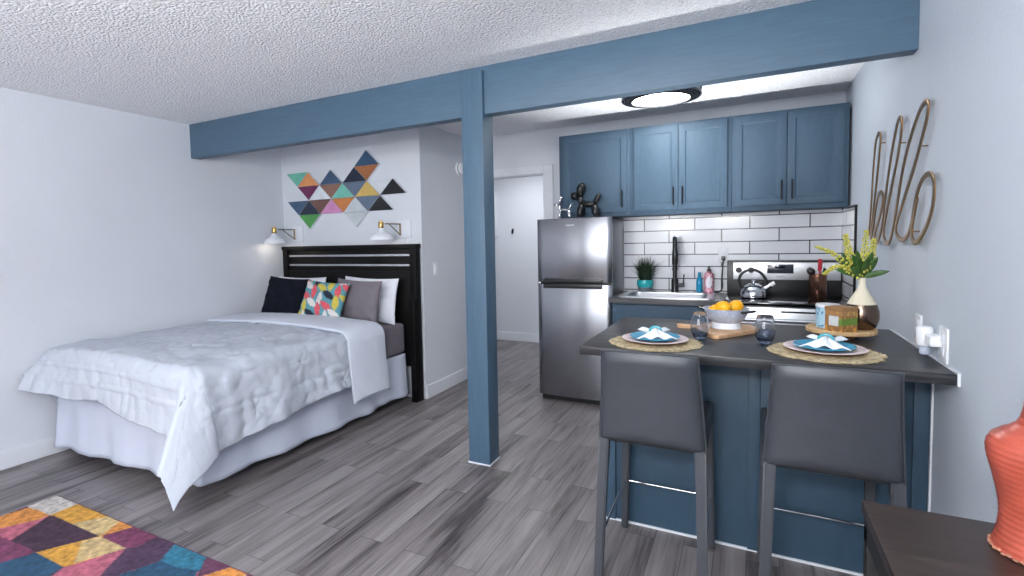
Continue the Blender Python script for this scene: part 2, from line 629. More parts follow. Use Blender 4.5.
# walls
struct('wall_left', B(XL - .12, XL, YR, YH + .1, 0, ZC), MAT['wall'], 'plain pale grey wall left of the bed', 'wall')
struct('wall_right', B(XR, XR + .12, YR, YK + .1, 0, ZC), MAT['wallr'], 'pale textured wall right of the breakfast bar', 'wall')
struct('wall_head', B(XL, XP, YH, YH + .12, 0, ZC), MAT['wall'], 'pale grey wall behind the headboard', 'wall')
struct('wall_niche', B(XP - .12, XP, YH + .12, YK, 0, ZC), MAT['wall'], 'short pale wall carrying the light switch', 'wall')
bm = nb()
box(bm, -3.9, -2.47, YK, YK + .12, 0, ZC)
box(bm, -2.47, -1.72, YK, YK + .12, 2.035, ZC)
box(bm, -1.72, XR, YK, YK + .12, 0, ZC)
struct('wall_back', bm, MAT['wall'], 'pale wall behind the refrigerator and kitchen cabinets', 'wall')
struct('wall_hall', B(-4.2, -0.9, YHALL, YHALL + .1, 0, ZC), MAT['wall'], 'white hall wall seen through the cased opening', 'wall')
bm = nb()
box(bm, -4.2, -4.1, YK + .12, YHALL, 0, ZC); box(bm, -1.0, -0.9, YK + .12, YHALL, 0, ZC)
struct('wall_hall_side', bm, MAT['wall'], 'side walls of the hall beyond the opening', 'wall')
# wall behind the camera with a wide window
WX0, WX1, WZ0, WZ1 = -3.2, 0.1, 0.75, 2.05
bm = nb()
box(bm, XL, WX0, YR - .12, YR, 0, ZC); box(bm, WX1, XR, YR - .12, YR, 0, ZC)
box(bm, WX0, WX1, YR - .12, YR, 0, WZ0); box(bm, WX0, WX1, YR - .12, YR, WZ1, ZC)
struct('wall_rear', bm, MAT['wall'])
bm = nb()
for x in (WX0, -1.575, WX1 - .05): box(bm, x, x + .05, YR - .09, YR - .03, WZ0, WZ1)
for z in (WZ0, WZ1 - .05): box(bm, WX0, WX1, YR - .09, YR - .03, z, z + .05)
struct('window_1', bm, MAT['white_trim'])
# baseboards
def baseboard(name, x0, x1, y0, y1, label):
    struct(name, B(x0, x1, y0, y1, 0, 0.118, 0.004), MAT['white_trim'], label, 'baseboard')
baseboard('baseboard_left', XL, XL + .014, YR, YH, 'white baseboard along the left wall')
baseboard('baseboard_niche', XP, XP + .014, YH, YK - .02, 'white baseboard under the light switch')
baseboard('baseboard_hall', -4.1, -1.0, YHALL - .014, YHALL, 'white baseboard along the far hall wall')
# casing round the opening
bm = nb()
box(bm, -1.725, -1.635, YK - .02, YK, 0, 2.10, .004)
box(bm, -2.53, -2.465, YK - .02, YK, 0, 2.10, .004)
box(bm, -2.465, -1.725, YK - .02, YK, 2.025, 2.10, .004)
box(bm, -1.74, -1.722, YK, YK + .13, 0, 2.035); box(bm, -2.47, -2.452, YK, YK + .13, 0, 2.035); box(bm, -2.47, -1.722, YK, YK + .13, 2.02, 2.036)
struct('door_1', bm, MAT['white_trim'], 'white casing of the doorway left of the refrigerator', 'doorway')

# tiles
struct('wall_tile_back', B(-0.98, XR, YK - .008, YK, 0.9, 1.60), MAT['tileb'], 'white subway tile backsplash with dark grout', 'backsplash')
struct('wall_tile_side', B(XR - .008, XR, 4.14, YK - .008, 0.9, 1.565), MAT['tiler'], 'narrow return of white tile on the right wall beside the range', 'backsplash')
bm = nb()
box(bm, XR - .014, XR, 4.125, 4.14, 0.6, 1.575); box(bm, XR - .014, XR, 4.14, YK - .3, 1.565, 1.575)
struct('trim_1', bm, MAT['blackmetal'], 'black edge trim around the side tile return', 'trim')

# ------------------------------------------------------------------ beam and post
BY0, BY1, BZ0 = 2.815, 2.90, 2.150
bm = B(XL, XR, BY0, BY1, BZ0, ZC, 0.004)
struct('ceiling_beam', bm, MAT['beam'], 'long blue painted timber beam spanning the ceiling', 'beam', smooth=True)
bm = nb()
PX0, PX1, PY0, PY1 = -1.551, -1.407, 2.785, 2.925
box(bm, PX0, PX1, PY0, PY1, 0.004, 2.405, 0.004)
struct('support_post', bm, MAT['post'], 'blue painted square post under the ceiling beam', 'post', smooth=True)
struct('trim_2', B(PX0 - .004, PX1 + .004, PY0 - .004, PY1 + .004, 0, 0.008), MAT['white_trim'], 'white caulk line around the foot of the blue post', 'trim')

# ------------------------------------------------------------------ bed
bed = thing('bed', 'bed with tall black headboard standing in the wall niche', 'bed', (-3.4, 2.75, 0))
hb = obj('headboard', B(-4.15, -2.57, 3.715, 3.755, 0.30, 1.345, .003), MAT['espresso'], bed, True)
hb['label'] = 'black headboard panel'
bm = B(-4.163, -2.535, 3.69, 3.765, 1.345, 1.382, .004)
obj('top_rail', bm, MAT['espresso'], hb, True)
for x in (-4.153, -2.605):
    obj('headboard_post', B(x, x + .065, 3.695, 3.76, 0.0, 1.346, .003), MAT['espresso'], hb, True)
for z in (1.276, 1.187):
    o = obj('metal_inlay', B(-4.072, -2.612, 3.703, 3.716, z, z + .02, .002), MAT['silver'], hb, True)
    o['label'] = 'silver metal inlay strip'
bm = B(-4.085, -2.605, 3.700, 3.716, 0.36, 1.14, .004)
obj('recessed_panel', bm, MAT['espresso'], hb, True)
obj('lower_panel', B(-2.60, -2.545, 3.66, 3.70, 0.0, 0.90, .003), MAT['espresso'], hb, True)
obj('box_spring', B(-4.12, -2.68, 1.76, 3.70, 0.16, 0.42, .02), MAT['skirt'], bed, True)
for x, y in ((-4.0, 1.95), (-2.8, 1.95), (-4.0, 3.3), (-2.8, 3.3)):
    bm = nb(); lathe(bm, [(0, 0), (.022, 0), (.028, .02), (.02, .17), (0, .17)], (x, y, 0), 16)
    obj('leg', bm, MAT['black'], bed, True)
# bed skirt: right side, foot, short return by the wall
def skirt():
    path = []
    for t in np.linspace(0, 1, 90): path.append((-2.655, 3.66 - t * (3.66 - 1.74), 1, 0))
    for t in np.linspace(0, 1, 9)[1:-1]:
        a = t * PI / 2; path.append((-2.665 + .01 * math.cos(a), 1.74 - .01 * math.sin(a), math.cos(a), -math.sin(a)))
    for t in np.linspace(0, 1, 70): path.append((-2.665 - t * (4.15 - 2.665), 1.73, 0, -1))
    rows = 14
    pos = np.zeros((len(path), rows, 3))
    s = 0
    for i, (x, y, nx, ny) in enumerate(path):
        if i: s += math.hypot(x - path[i - 1][0], y - path[i - 1][1])
        for j in range(rows):
            t = j / (rows - 1)
            z = 0.43 - t * (0.355 + 0.012 * math.sin(s * 2.2) + 0.008 * noise.noise((s * 6, 0, 0)))
            out = 0.004 + t * (0.024 + 0.016 * math.sin(s * 15 + 2 * noise.noise((s * 3, 1, 0))) + 0.012 * noise.noise((s * 9, t, 2)))
            pos[i, j] = (x + nx * out, y + ny * out, z)
    # the ends of the fabric keep clear of the wall
    pos[:, :, 0] = np.maximum(pos[:, :, 0], XL + .018)
    return pos
pos = skirt() - np.array([-3.4, 2.75, 0])
grid_obj('bed_skirt', pos, MAT['skirt'], bed, 0.003)

mt = thing('mattress', 'mattress in a fitted grey sheet between headboard and white comforter', 'mattress', (-3.4, 2.7, 0.42))
obj('fitted_sheet', B(-4.13, -2.66, 1.74, 3.685, 0.425, 0.695, .045, 5), MAT['sheet'], mt, True)

# comforter
CX0, CX1, CYH, CYF, CZT = -4.12, -2.648, 3.23, 1.722, 0.715
CW, CL = CX1 - CX0, CYH - CYF
def drape(u, v, r=0.07, lift=0.0):
    """sheet coordinates (u across from the wall side, v from head to foot) -> world"""
    sx = 1 if u > CW else (-1 if u < 0 else 0)
    du = (u - CW) if u > CW else (-u if u < 0 else 0.0)
    dv = max(0.0, v - CL)
    bx, by = CX0 + min(max(u, 0), CW), CYH - min(max(v, 0), CL)
    d = math.hypot(du, dv)
    z = CZT + lift + 0.025 * math.sin(PI * min(max(u / CW, 0), 1)) + 0.012
    if d < 1e-9:
        return bx, by, z
    rr = r + lift
    nx, ny = sx * du / math.hypot(du, dv), -dv / math.hypot(du, dv)
    if sx > 0 and dv > 0: nx *= 1 - .45 * min(1.0, 2 * min(du, dv) / (d + 1e-9))
    corner = min(1.0, 2 * min(du, dv) / (d + 1e-9))
    if sx > 0 and dv > 0: d *= 1 + .16 * corner
    fl = 0.09 + 0.40 * corner + (0.33 * smooth01((.55 - u) / .6) if dv > 0 else 0)
    if d < rr * PI / 2:
        a = d / rr; out, drop = rr * math.sin(a), rr * (1 - math.cos(a))
    else:
        e = d - rr * PI / 2
        out, drop = rr + e * fl, rr + e * math.sqrt(1 - fl * fl)
    X = bx + nx * out * (0.75 if sx < 0 else 1.0)
    Y = by + ny * out
    return X, Y, z - drop
def smooth01(t):
    t = min(max(t, 0), 1); return t * t * (3 - 2 * t)
NU, NV = 250, 230
P = np.zeros((NU, NV, 3)); UV = np.zeros((NU, NV, 2))
for j in range(NV):
    for i in range(NU):
        fu, fv = i / (NU - 1), j / (NV - 1)
        fx = min(max((fu - .17) / .66, 0), 1)
        ovF = 0.31 + 0.10 * smooth01((fx - .2) / .8) + 0.012 * math.sin(fx * 14)
        v = fv * (CL + ovF)
        ov = 0.40 + 0.085 * smooth01((v - .5) / 1.1)
        ovl = 0.06 + 0.38 * smooth01((v - 0.9) / .45) * (1 - .92 * smooth01((v - CL + .03) / .30))
        u = -ovl + fu * (CW + ov + ovl)
        P[i, j] = drape(u, v)
        UV[i, j] = (u, v)
def displace(P, UV, amp=1.0, tucks=True):
    gi = np.gradient(P, axis=0); gj = np.gradient(P, axis=1)
    N = np.cross(gi, gj); N /= (np.linalg.norm(N, axis=2, keepdims=True) + 1e-9)
    if N[P.shape[0] // 2, P.shape[1] // 2, 2] < 0: N = -N
    D = np.zeros(P.shape[:2])
    for i in range(P.shape[0]):
        for j in range(P.shape[1]):
            u, v = UV[i, j]
            d = 0.015 * noise.noise((u * 4, v * 4, 0)) + 0.010 * noise.noise((u * 14, v * 8, 3)) + 0.004 * noise.noise((u * 30, v * 18, 5)) - 0.010 * max(0, .35 - abs(noise.noise((u * 5 + v * 2, v * 9 - u * 3, 11))))
            hang = min(1, max(0, max(u - CW, v - CL, -u)) / .25)
            if hang > 0:
                if u > CW and u - CW > v - CL:
                    q = v * 13 + 1.6 * noise.noise((v * 2.5, u * 1.5, 7))
                    d += hang * (0.013 * math.sin(q) + .010 * noise.noise((v * 15, u * 2.2, 1)) + .030 * max(0, .4 - abs(noise.noise((v * 6 + u * 2.5, u * 1.6, 21)))))
                else:
                    q = u * 16 + 1.4 * noise.noise((u * 3, v * 1.5, 9))
                    d += hang * (0.006 * math.sin(q) + .008 * noise.noise((u * 18, v * 2.2, 1)) + .018 * max(0, .4 - abs(noise.noise((u * 8, v * 2, 31)))))
            if tucks:
                # pinched star tufts on a staggered grid, and pin-tuck rows parallel to the foot
                row = round((v - .12) / .36); off = .2 if row % 2 else 0.0
                cu = round((u - off) / .4) * .4 + off; cv = row * .36 + .12
                ex, ey = u - cu, v - cv; rho = math.hypot(ex, ey)
                if rho < .16:
                    th = math.atan2(ey, ex)
                    d += -0.010 * math.exp(-(rho / .024) ** 2) + 0.0026 * math.cos(6 * th) * math.exp(-((rho - .04) / .03) ** 2)
                for tv in (CL + .03, CL + .12, CL + .21):
                    d += 0.006 * math.exp(-((v - tv) / .009) ** 2)
                for tu in (CW + .10, CW + .27):
                    d -= 0.004 * math.exp(-((u - tu) / .012) ** 2)
            both = min(max(0, max(u - CW, -u)), max(0, v - CL))
            D[i, j] = d * amp * (1 - .75 * min(1, both / .12))
    return P + N * D[..., None]
P = displace(P, UV)
P[:, :, 0] = np.maximum(P[:, :, 0], XL + .035)
CLOC = np.array([-3.4, 2.5, 0.73])
comf = thing('comforter', 'white quilted comforter spread over the bed and hanging to one corner', 'comforter', tuple(CLOC))
grid_obj('quilted_cover', P - CLOC, MAT['comf'], comf, 0.022)
# turned-down head edge showing the smooth lining
NU2, NV2 = 170, 60
P2 = np.zeros((NU2, NV2, 3)); UV2 = np.zeros((NU2, NV2, 2))
for j in range(NV2):
    for i in range(NU2):
        fu, fv = i / (NU2 - 1), j / (NV2 - 1)
        u = -.05 + fu * (CW + .56 + .05)
        skew = 0.02 * fu
        v = -0.02 + skew + fv * 0.40 + 0.012 * math.sin(fu * 9)
        P2[i, j] = drape(u, v, lift=0.034 - 0.016 * (2 * fv - 1) ** 4)
        UV2[i, j] = (u, v)
P2 = displace(P2, UV2 + 5.3, 0.6, False)
P2[:, :, 0] = np.maximum(P2[:, :, 0], XL + .02)
o = grid_obj('turned_down_edge', P2 - CLOC, MAT['fold'], comf, 0.024)
o['label'] = 'smooth white lining folded back'

# pillows and cushions
def cushion(name, w, h, t, mat, label, cat, loc, rx, rz, ry=0.0, n=34, pinch=0.07, seed=0, group=None):
    """standing cushion: local x = width, z = height, y = thickness; origin at the middle of its lower edge"""
    bm = nb()
    def pt(u, v, s):
        x = w / 2 * u * (1 - pinch * (1 - v * v) ** 1.0)
        z = h / 2 * v * (1 - pinch * (1 - u * u) ** 1.0)
        th = t / 2 * max(0.0, (1 - u * u) * (1 - v * v)) ** 0.42
        th *= 1 + 0.18 * noise.noise((u * 2 + seed, v * 2, s))
        wr = 0.010 * noise.noise((u * 4 + seed, v * 5, s * 2 + 1)) * min(1, th / (t * .2))
        return Vector((x, s * (th + wr), z + h / 2))
    F = [[None] * (n + 1) for _ in range(n + 1)]; K = [[None] * (n + 1) for _ in range(n + 1)]
    for i in range(n + 1):
        for j in range(n + 1):
            u, v = math.sin((2 * i / n - 1) * PI / 2), math.sin((2 * j / n - 1) * PI / 2)
            F[i][j] = bm.verts.new(pt(u, v, -1))
            edge = i in (0, n) or j in (0, n)
            K[i][j] = F[i][j] if edge else bm.verts.new(pt(u, v, 1))
    for i in range(n):
        for j in range(n):
            bm.faces.new((F[i][j], F[i + 1][j], F[i + 1][j + 1], F[i][j + 1]))
            q = (K[i][j], K[i][j + 1], K[i + 1][j + 1], K[i + 1][j])
            if len(set(q)) == 4:
                bm.faces.new(q)
    o = obj(name, bm, mat, smooth=True, angle=80)
    o.location = loc
    o.rotation_euler = (rx, ry, rz)
    tag(o, label, cat, group)
    return o
cushion('bed_pillow', .62, .40, .13, MAT['whitec'], 'white pillow at the right, upright against the headboard', 'pillow', (-2.975, 3.55, .70), -.16, -.04, .02, seed=3)
cushion('bed_pillow', .62, .38, .12, MAT['whitec'], 'white pillow mostly hidden behind the navy cushion', 'pillow', (-3.79, 3.535, .715), -.16, 0, 0, seed=11)
cushion('bed_pillow', .52, .39, .13, MAT['greyc'], 'grey pillow leaning between patterned cushion and white pillow', 'pillow', (-2.975, 3.37, .705), -.20, -.08, .03, seed=5)
cushion('throw_cushion', .45, .37, .15, MAT['navy'], 'dark navy velvet cushion at the wall end of the bed', 'cushion', (-3.715, 3.245, .752), -.34, .10, .06, seed=8)
leafc = cushion('throw_cushion', .42, .355, .13, MAT['leaves'], 'cushion with multicoloured leaf print on teal, middle of the bed', 'cushion', (-3.185, 3.165, .752), -.42, .14, .08, n=90, seed=21)
LEAFCOL = [(214, 210, 206), (198, 182, 74), (206, 84, 94), (26, 34, 54), (214, 210, 206), (198, 182, 74), (206, 84, 94)]
def leafpat(co):
    x, z = co.x, co.z - .185
    # two fans of leaves rising from a lower corner: leaf shaped cells in staggered, tilted rows
    best = (88, 146, 158)
    a0 = 0.5
    X = x * math.cos(a0) + z * math.sin(a0); Z = -x * math.sin(a0) + z * math.cos(a0)
    pw, ph = .082, .122
    for dr in (0, 1):
        row = math.floor(Z / (ph * .72)) + dr
        for dc in (-1, 0, 1):
            c = math.floor(X / pw) + dc
            cx = (c + (.5 if row % 2 else 0)) * pw; cz = row * ph * .72
            tl = .55 if (c + row) % 2 else -.35
            ex, ez = X - cx, Z - cz
            lx = ex * math.cos(tl) + ez * math.sin(tl); lz = -ex * math.sin(tl) + ez * math.cos(tl)
            q = lz / (ph * .56)
            if abs(q) < 1 and abs(lx) < pw * .33 * (1 - q * q):
                return LEAFCOL[int(c * 3 + row * 5) % len(LEAFCOL)]
    return best
setcolors(leafc, leafpat)

# ------------------------------------------------------------------ wall sconces
def sconce(x, z, label):
    t = thing('wall_sconce', label, 'wall lamp', (x, YH, z), 0, 'white wall lamps over the bed')
    obj('backplate', B(-.072, .072, -.022, 0, -.08, .08, .006), MAT['white_enamel'], t)
    bm = nb(); tube(bm, [(-.03, -.03, -.05), (-.03, -.03, .045)], .007); tube(bm, [(-.03, -.03, -.05), (-.03, -.012, -.05)], .006); tube(bm, [(-.03, -.03, .045), (-.03, -.012, .045)], .006)
    br = obj('bracket', bm, MAT['darkbrass'], t)
    hd = Vector((-.078, -.235, .045))
    bm = nb(); tube(bm, [(-.03, -.03, .045), hd + Vector((.018, .03, 0))], .0055)
    obj('arm', bm, MAT['darkbrass'], t)
    bm = nb(); tube(bm, [(-.03, -.03, -.05), hd + Vector((.035, .07, -.004))], .0045)
    obj('brace', bm, MAT['darkbrass'], t)
    bm = nb(); lathe(bm, [(0, .03), (.009, .03), (.009, .02), (.021, .018), (.024, .008), (.024, -.03), (.021, -.04), (0, -.04)], hd, 20)
    obj('socket', bm, MAT['brass'], t)
    bm = nb()
    lathe(bm, [(.022, -.036), (.030, -.05), (.038, -.066), (.068, -.084), (.094, -.104), (.103, -.128), (.103, -.135), (.099, -.135), (.096, -.122), (.083, -.103), (.060, -.088), (.026, -.070), (.015, -.040), (.022, -.036)], hd, 36)
    obj('shade', bm, MAT['white_enamel'], t)
    bm = nb(); blob(bm, hd + Vector((0, 0, -.090)), (.02, .02, .024))
    obj('bulb', bm, MAT['bulb'], t)
    obj('cord_cover', B(.028, .042, -.010, 0, -.14, -.08, .002), MAT['white_plastic'], t)
    L = bpy.data.lights.new('sconce_light', 'POINT'); L.energy = 0.4; L.color = (1, .86, .7); L.shadow_soft_size = .02
    lo = bpy.data.objects.new('sconce_light', L); COL.objects.link(lo); lo.location = Vector((x, YH, z)) + hd + Vector((0, 0, -.128))
    return t
sconce(-4.012, 1.505, 'white wall lamp on brass arm beside the left wall')
sconce(-2.71, 1.515, 'white wall lamp on brass arm at the switch end of the bed')

# ------------------------------------------------------------------ triangle wall art
art = thing('wall_art', 'wall art of coloured triangles above the headboard', 'wall art', (-3.4, YH, 1.55))
TRI = [('D', 1, 1, (112, 188, 168)), ('U', 2, 2, (222, 150, 96)), ('D', 2, 2, (108, 44, 84)), ('U', 3, 3, (222, 228, 234)), ('U', 4, 2, (62, 88, 116)),
       ('D', 4, 2, (136, 102, 88)), ('U', 5, 3, (116, 188, 172)), ('U', 6, 2, (38, 46, 66)), ('D', 6, 2, (98, 112, 132)), ('D', 7, 1, (164, 104, 66)),
       ('U', 7, 1, (58, 86, 116)), ('U', 7, 3, (204, 172, 96)), ('D', 8, 2, (204, 209, 216)), ('U', 9, 3, (24, 26, 32)), ('D', 7, 3, (98, 114, 134)),
       ('U', 8, 4, (24, 26, 32)), ('U', 6, 4, (196, 204, 210)), ('D', 6, 4, (190, 198, 202)), ('D', 5, 3, (196, 124, 68)), ('U', 4, 4, (206, 140, 186)),
       ('D', 3, 3, (112, 80, 72)), ('U', 2, 4, (36, 48, 66)), ('D', 1, 3, (64, 88, 118)), ('D', 2, 4, (84, 156, 84))]
ax0, px_, rz_ = -4.118, .1458, {0: 2.247, 1: 2.107, 2: 1.968, 3: 1.829, 4: 1.690, 5: 1.550}
tri_m = {}
for kind, k, row, c in TRI:
    # for 'U' the row is its base line, for 'D' the row is its top line; k is the apex column
    xa = ax0 + px_ * k
    if kind == 'U':
        pts = [(xa - px_, rz_[row]), (xa + px_, rz_[row]), (xa, rz_[row - 1])]
    else:
        pts = [(xa - px_, rz_[row]), (xa, rz_[row + 1]), (xa + px_, rz_[row])]
    cx, cz = sum(p[0] for p in pts) / 3, sum(p[1] for p in pts) / 3
    pts = [(cx + (a - cx) * .972, cz + (b - cz) * .972) for a, b in pts]
    if c not in tri_m:
        tri_m[c] = M('triangle_paint', c, .45, 0, .12, 10, .1, 60)
    bm = nb(); prism(bm, pts, YH - .030, YH - .002, 0, 'Y')
    o = obj('triangle', bm, MAT['white_trim'], art, True, smooth=False)
    o.data.materials.append(tri_m[c])
    for p in o.data.polygons:
        if p.normal.y < -.9: p.material_index = 1

# light switch, detector
sw = thing('light_switch', 'white rocker light switch on the short niche wall', 'light switch', (XP, 3.99, 1.15))
obj('cover_plate', B(0, .006, -.037, .037, -.058, .058, .002), MAT['white_plastic'], sw)
obj('rocker', B(.005, .011, -.017, .017, -.034, .034, .002), MAT['white_plastic'], sw)
sd = thing('smoke_detector', 'round white smoke detector high on the niche wall', 'smoke detector', (XP, 4.47, 2.11))
bm = nb(); lathe(bm, [(0, 0), (.066, 0), (.068, .012), (.060, .02), (.056, .034), (.04, .042), (0, .044)], (0, 0, 0), 36, axis_to((1, 0, 0)))
obj('housing', bm, MAT['white_plastic'], sd)
bm = nb(); lathe(bm, [(.058, .018), (.063, .018), (.063, .024), (.058, .024), (.058, .018)], (0, 0, 0), 36, axis_to((1, 0, 0)))
obj('vent_ring', bm, MAT['potfoot'], sd)
# hall fittings
hk = thing('wall_hook', 'small dark hook on the white hall wall', 'hook', (-2.876, YHALL, 1.53))
obj('hook_plate', B(-.012, .012, -.006, 0, -.03, .03, .002), MAT['blackmetal'], hk)
bm = nb(); tube(bm, spline([(0, -.004, .012), (0, -.03, .006), (0, -.04, -.02), (0, -.03, -.04), (0, -.012, -.034)], 5), .006)
obj('hook_arm', bm, MAT['blackmetal'], hk)
fr = thing('wall_panel', 'white framed panel on the hall wall behind the post', 'wall panel', (-3.25, YHALL, 1.46))
bm = nb()
for a in ((-.16, -.12, 0, .62), (.10, .14, 0, .62), (-.12, .10, 0, .04), (-.12, .10, .58, .62)): box(bm, a[0], a[1], -.03, 0, a[2], a[3], .004)
obj('frame', bm, MAT['white_trim'], fr)
obj('panel', B(-.12, .10, -.015, 0, .04, .58), MAT['white_trim'], fr)

# ------------------------------------------------------------------ rug
RX0, RX1, RY0, RY1 = -3.455, -1.0, -0.55, 1.405
RUGPOLY = [('w', [(-3.442, 1.259), (-3.457, 1.427), (-3.224, 1.417), (-3.217, 1.27)]), ('g', [(-3.217, 1.27), (-3.224, 1.417), (-2.904, 1.418), (-3.017, 1.272)]), ('b', [(-3.017, 1.272), (-2.904, 1.418), (-2.823, 1.421), (-2.751, 1.278)]), ('o', [(-2.751, 1.278), (-2.872, 1.428), (-2.671, 1.437)]), ('o', [(-3.467, 1.086), (-3.417, 1.271), (-3.217, 1.27), (-3.22, 1.218), (-3.33, 1.04)]), ('r', [(-3.33, 1.04), (-3.22, 1.218), (-3.217, 1.27), (-3.113, 1.067), (-3.33, 1.04)]), ('p', [(-3.113, 1.067), (-3.217, 1.27), (-2.757, 1.275), (-2.88, 1.07)]), ('b', [(-2.783, 1.212), (-2.757, 1.275), (-2.532, 1.273), (-2.621, 1.106)]), ('g', [(-2.88, 1.07), (-2.757, 1.275), (-2.532, 1.273), (-2.636, 1.071)]), ('k', [(-2.751, 1.278), (-2.684, 1.445), (-2.495, 1.427), (-2.497, 1.301), (-2.532, 1.273)]), ('r', [(-2.606, 1.018), (-2.625, 1.076), (-2.532, 1.273), (-2.415, 1.102), (-2.351, 1.011), (-2.543, 0.954)]), ('d', [(-2.423, 1.106), (-2.532, 1.273), (-2.497, 1.301), (-2.495, 1.427), (-2.376, 1.42), (-2.296, 1.295), (-2.349, 1.142), (-2.326, 1.078)]), ('t', [(-2.292, 1.286), (-2.384, 1.411), (-2.149, 1.429), (-2.073, 1.318), (-2.172, 1.291)]), ('n', [(-2.349, 1.142), (-2.292, 1.286), (-2.172, 1.291), (-2.073, 1.318), (-1.991, 1.222), (-2.17, 1.1)]), ('u', [(-1.997, 1.238), (-2.155, 1.426), (-1.943, 1.427), (-2.02, 1.301)]), ('o', [(-2.02, 1.301), (-1.957, 1.437), (-1.889, 1.432), (-1.849, 1.367), (-1.92, 1.257)]), ('k', [(-2.953, 0.913), (-3.33, 1.04), (-3.113, 1.067), (-2.88, 1.07), (-2.888, 1.043)]), ('n', [(-2.966, 0.918), (-2.88, 1.07), (-2.636, 1.071), (-2.616, 1.013), (-2.553, 0.913), (-2.737, 0.824)]), ('u', [(-1.789, 1.32), (-1.896, 1.424), (-1.799, 1.421), (-1.679, 1.374)])]
RC = dict(w=(196, 190, 184), g=(206, 152, 62), b=(204, 178, 128), o=(214, 142, 70), r=(184, 100, 120), p=(66, 44, 62), k=(120, 60, 92), d=(74, 52, 78), t=(46, 116, 142), n=(36, 76, 104), u=(98, 56, 82))
def inpoly(x, y, poly):
    c = False; j = len(poly) - 1
    for i in range(len(poly)):
        xi, yi = poly[i]; xj, yj = poly[j]
        if (yi > y) != (yj > y) and x < (xj - xi) * (y - yi) / (yj - yi) + xi: c = not c
        j = i
    return c
def rugcol(x, y):
    if x - RX0 < .012 or RY1 - y < .012: return (112, 62, 92)
    for key, poly in RUGPOLY:
        if inpoly(x, y, poly): return RC[key]
    a, b = (x * .8 + y) / .34, (x * .8 - y) / .34
    ia, ib = math.floor(a), math.floor(b)
    h = (ia * 7 + ib * 13 + (3 if (a - ia) > (b - ib) else 0)) % 11
    return RC['wgborpkdtnu'[h]]
nx, ny = 330, 262
gx = np.linspace(RX0, RX1, nx); gy = np.linspace(RY0, RY1, ny)
pos = np.zeros((nx, ny, 3))
for i in range(nx):
    for j in range(ny):
        pos[i, j] = (gx[i], gy[j], 0.012 + 0.0015 * noise.noise((gx[i] * 60, gy[j] * 60, 0)))
pos[:, -1, 2] = pos[:, 0, 2] = .004; pos[0, :, 2] = pos[-1, :, 2] = .004
RO = np.array([(RX0 + RX1) / 2, (RY0 + RY1) / 2, 0])
rug = grid_obj('area_rug', pos - RO, MAT['rug'])
rug.location = RO.tolist()
md = rug.modifiers.new('thickness', 'SOLIDIFY'); md.thickness = .0035; md.offset = -1
setcolors(rug, lambda co: rugcol(co.x + RO[0], co.y + RO[1]))
tag(rug, 'rug with a patchwork of purple, gold and teal shapes on the plank floor', 'rug')

# ------------------------------------------------------------------ refrigerator
FX0, FX1, FY0 = -1.618, -0.978, 4.178
fr = thing('refrigerator', 'stainless steel top-freezer refrigerator left of the sink', 'refrigerator', ((FX0 + FX1) / 2, 4.43, 0))
obj('body', B(FX0 + .006, FX1 - .004, 4.25, 4.665, 0.035, 1.563, .006), MAT['steel_side'], fr, True)
def fdoor(z0, z1):
    bm = nb()
    n = 24; front = []
    for k in range(n + 1):
        t = k / n
        x = FX0 + t * (FX1 - FX0)
        y = FY0 + 0.020 * (2 * t - 1) ** 2 + (0.012 * max(0, abs(2 * t - 1) - .93) / .07)
        front.append((x, y))
    poly = front + [(FX1, 4.245), (FX0, 4.245)]
    prism(bm, poly, z0, z1, .003)
    return bm
obj('freezer_door', fdoor(1.032, 1.568), MAT['steelv'], fr, True)
obj('fridge_door', fdoor(0.05, 1.012), MAT['steelv'], fr, True)
obj('door_seal', B(FX0 + .008, FX1 - .008, 4.21, 4.25, 1.010, 1.034), MAT['black'], fr, True)
bm = nb(); box(bm, FX0 + .060, FX1 - .075, FY0 - .010, FY0 + .03, 1.026, 1.062, .006)
obj('freezer_handle', bm, MAT['black'], fr, True)
bm = nb(); box(bm, FX0 + .060, FX1 - .075, FY0 - .010, FY0 + .03, 0.980, 1.020, .006)
obj('fridge_handle', bm, MAT['black'], fr, True)
bm = nb(); box(bm, FX0 + .0, FX0 + .03, FY0 + .015, FY0 + .05, 1.012, 1.032, .004)
obj('hinge', bm, MAT['silver'], fr, True)
bm = nb(); box(bm, FX0 + .02, FX1 - .02, 4.23, 4.60, 0.004, 0.052)
obj('base_grille', bm, MAT['black'], fr, True)
text_obj('logo', 'VISSANI', .022, MAT['logo'], Matrix.Translation((-1.318 - (FX0 + FX1) / 2, 4.1776 - 4.43, 1.508)) @ Matrix.Rotation(PI / 2, 4, 'X'), fr)

def balloon_dog(name, label, mat, loc, s, rz, fat):
    t = thing(name, label, 'figurine', loc, rz, 'balloon dog figurines on the refrigerator')
    bm = nb()
    f = fat
    capsule(bm, (-.075, 0, .175), (-.005, 0, .172), .030 * f, bulge=.4)          # muzzle
    capsule(bm, (.0, -.012, .165), (.03, -.018, .275), .028 * f, bulge=.45)      # ears
    capsule(bm, (.0, .012, .165), (.03, .018, .275), .028 * f, bulge=.45)
    capsule(bm, (-.005, 0, .175), (.02, 0, .105), .022 * f, bulge=.4)            # neck
    capsule(bm, (.012, 0, .108), (.125, 0, .100), .024 * f, bulge=.35)           # trunk
    for sy in (-1, 1):
        capsule(bm, (.02, sy * .014, .112), (.005, sy * .024, .0), .024 * f, bulge=.35)
        capsule(bm, (.12, sy * .014, .105), (.145, sy * .024, .0), .025 * f, bulge=.35)
    capsule(bm, (.122, 0, .10), (.165, 0, .185), .020 * f, bulge=.45)            # tail
    for v in bm.verts: v.co *= s
    o = obj('body', bm, mat, t)
    return t
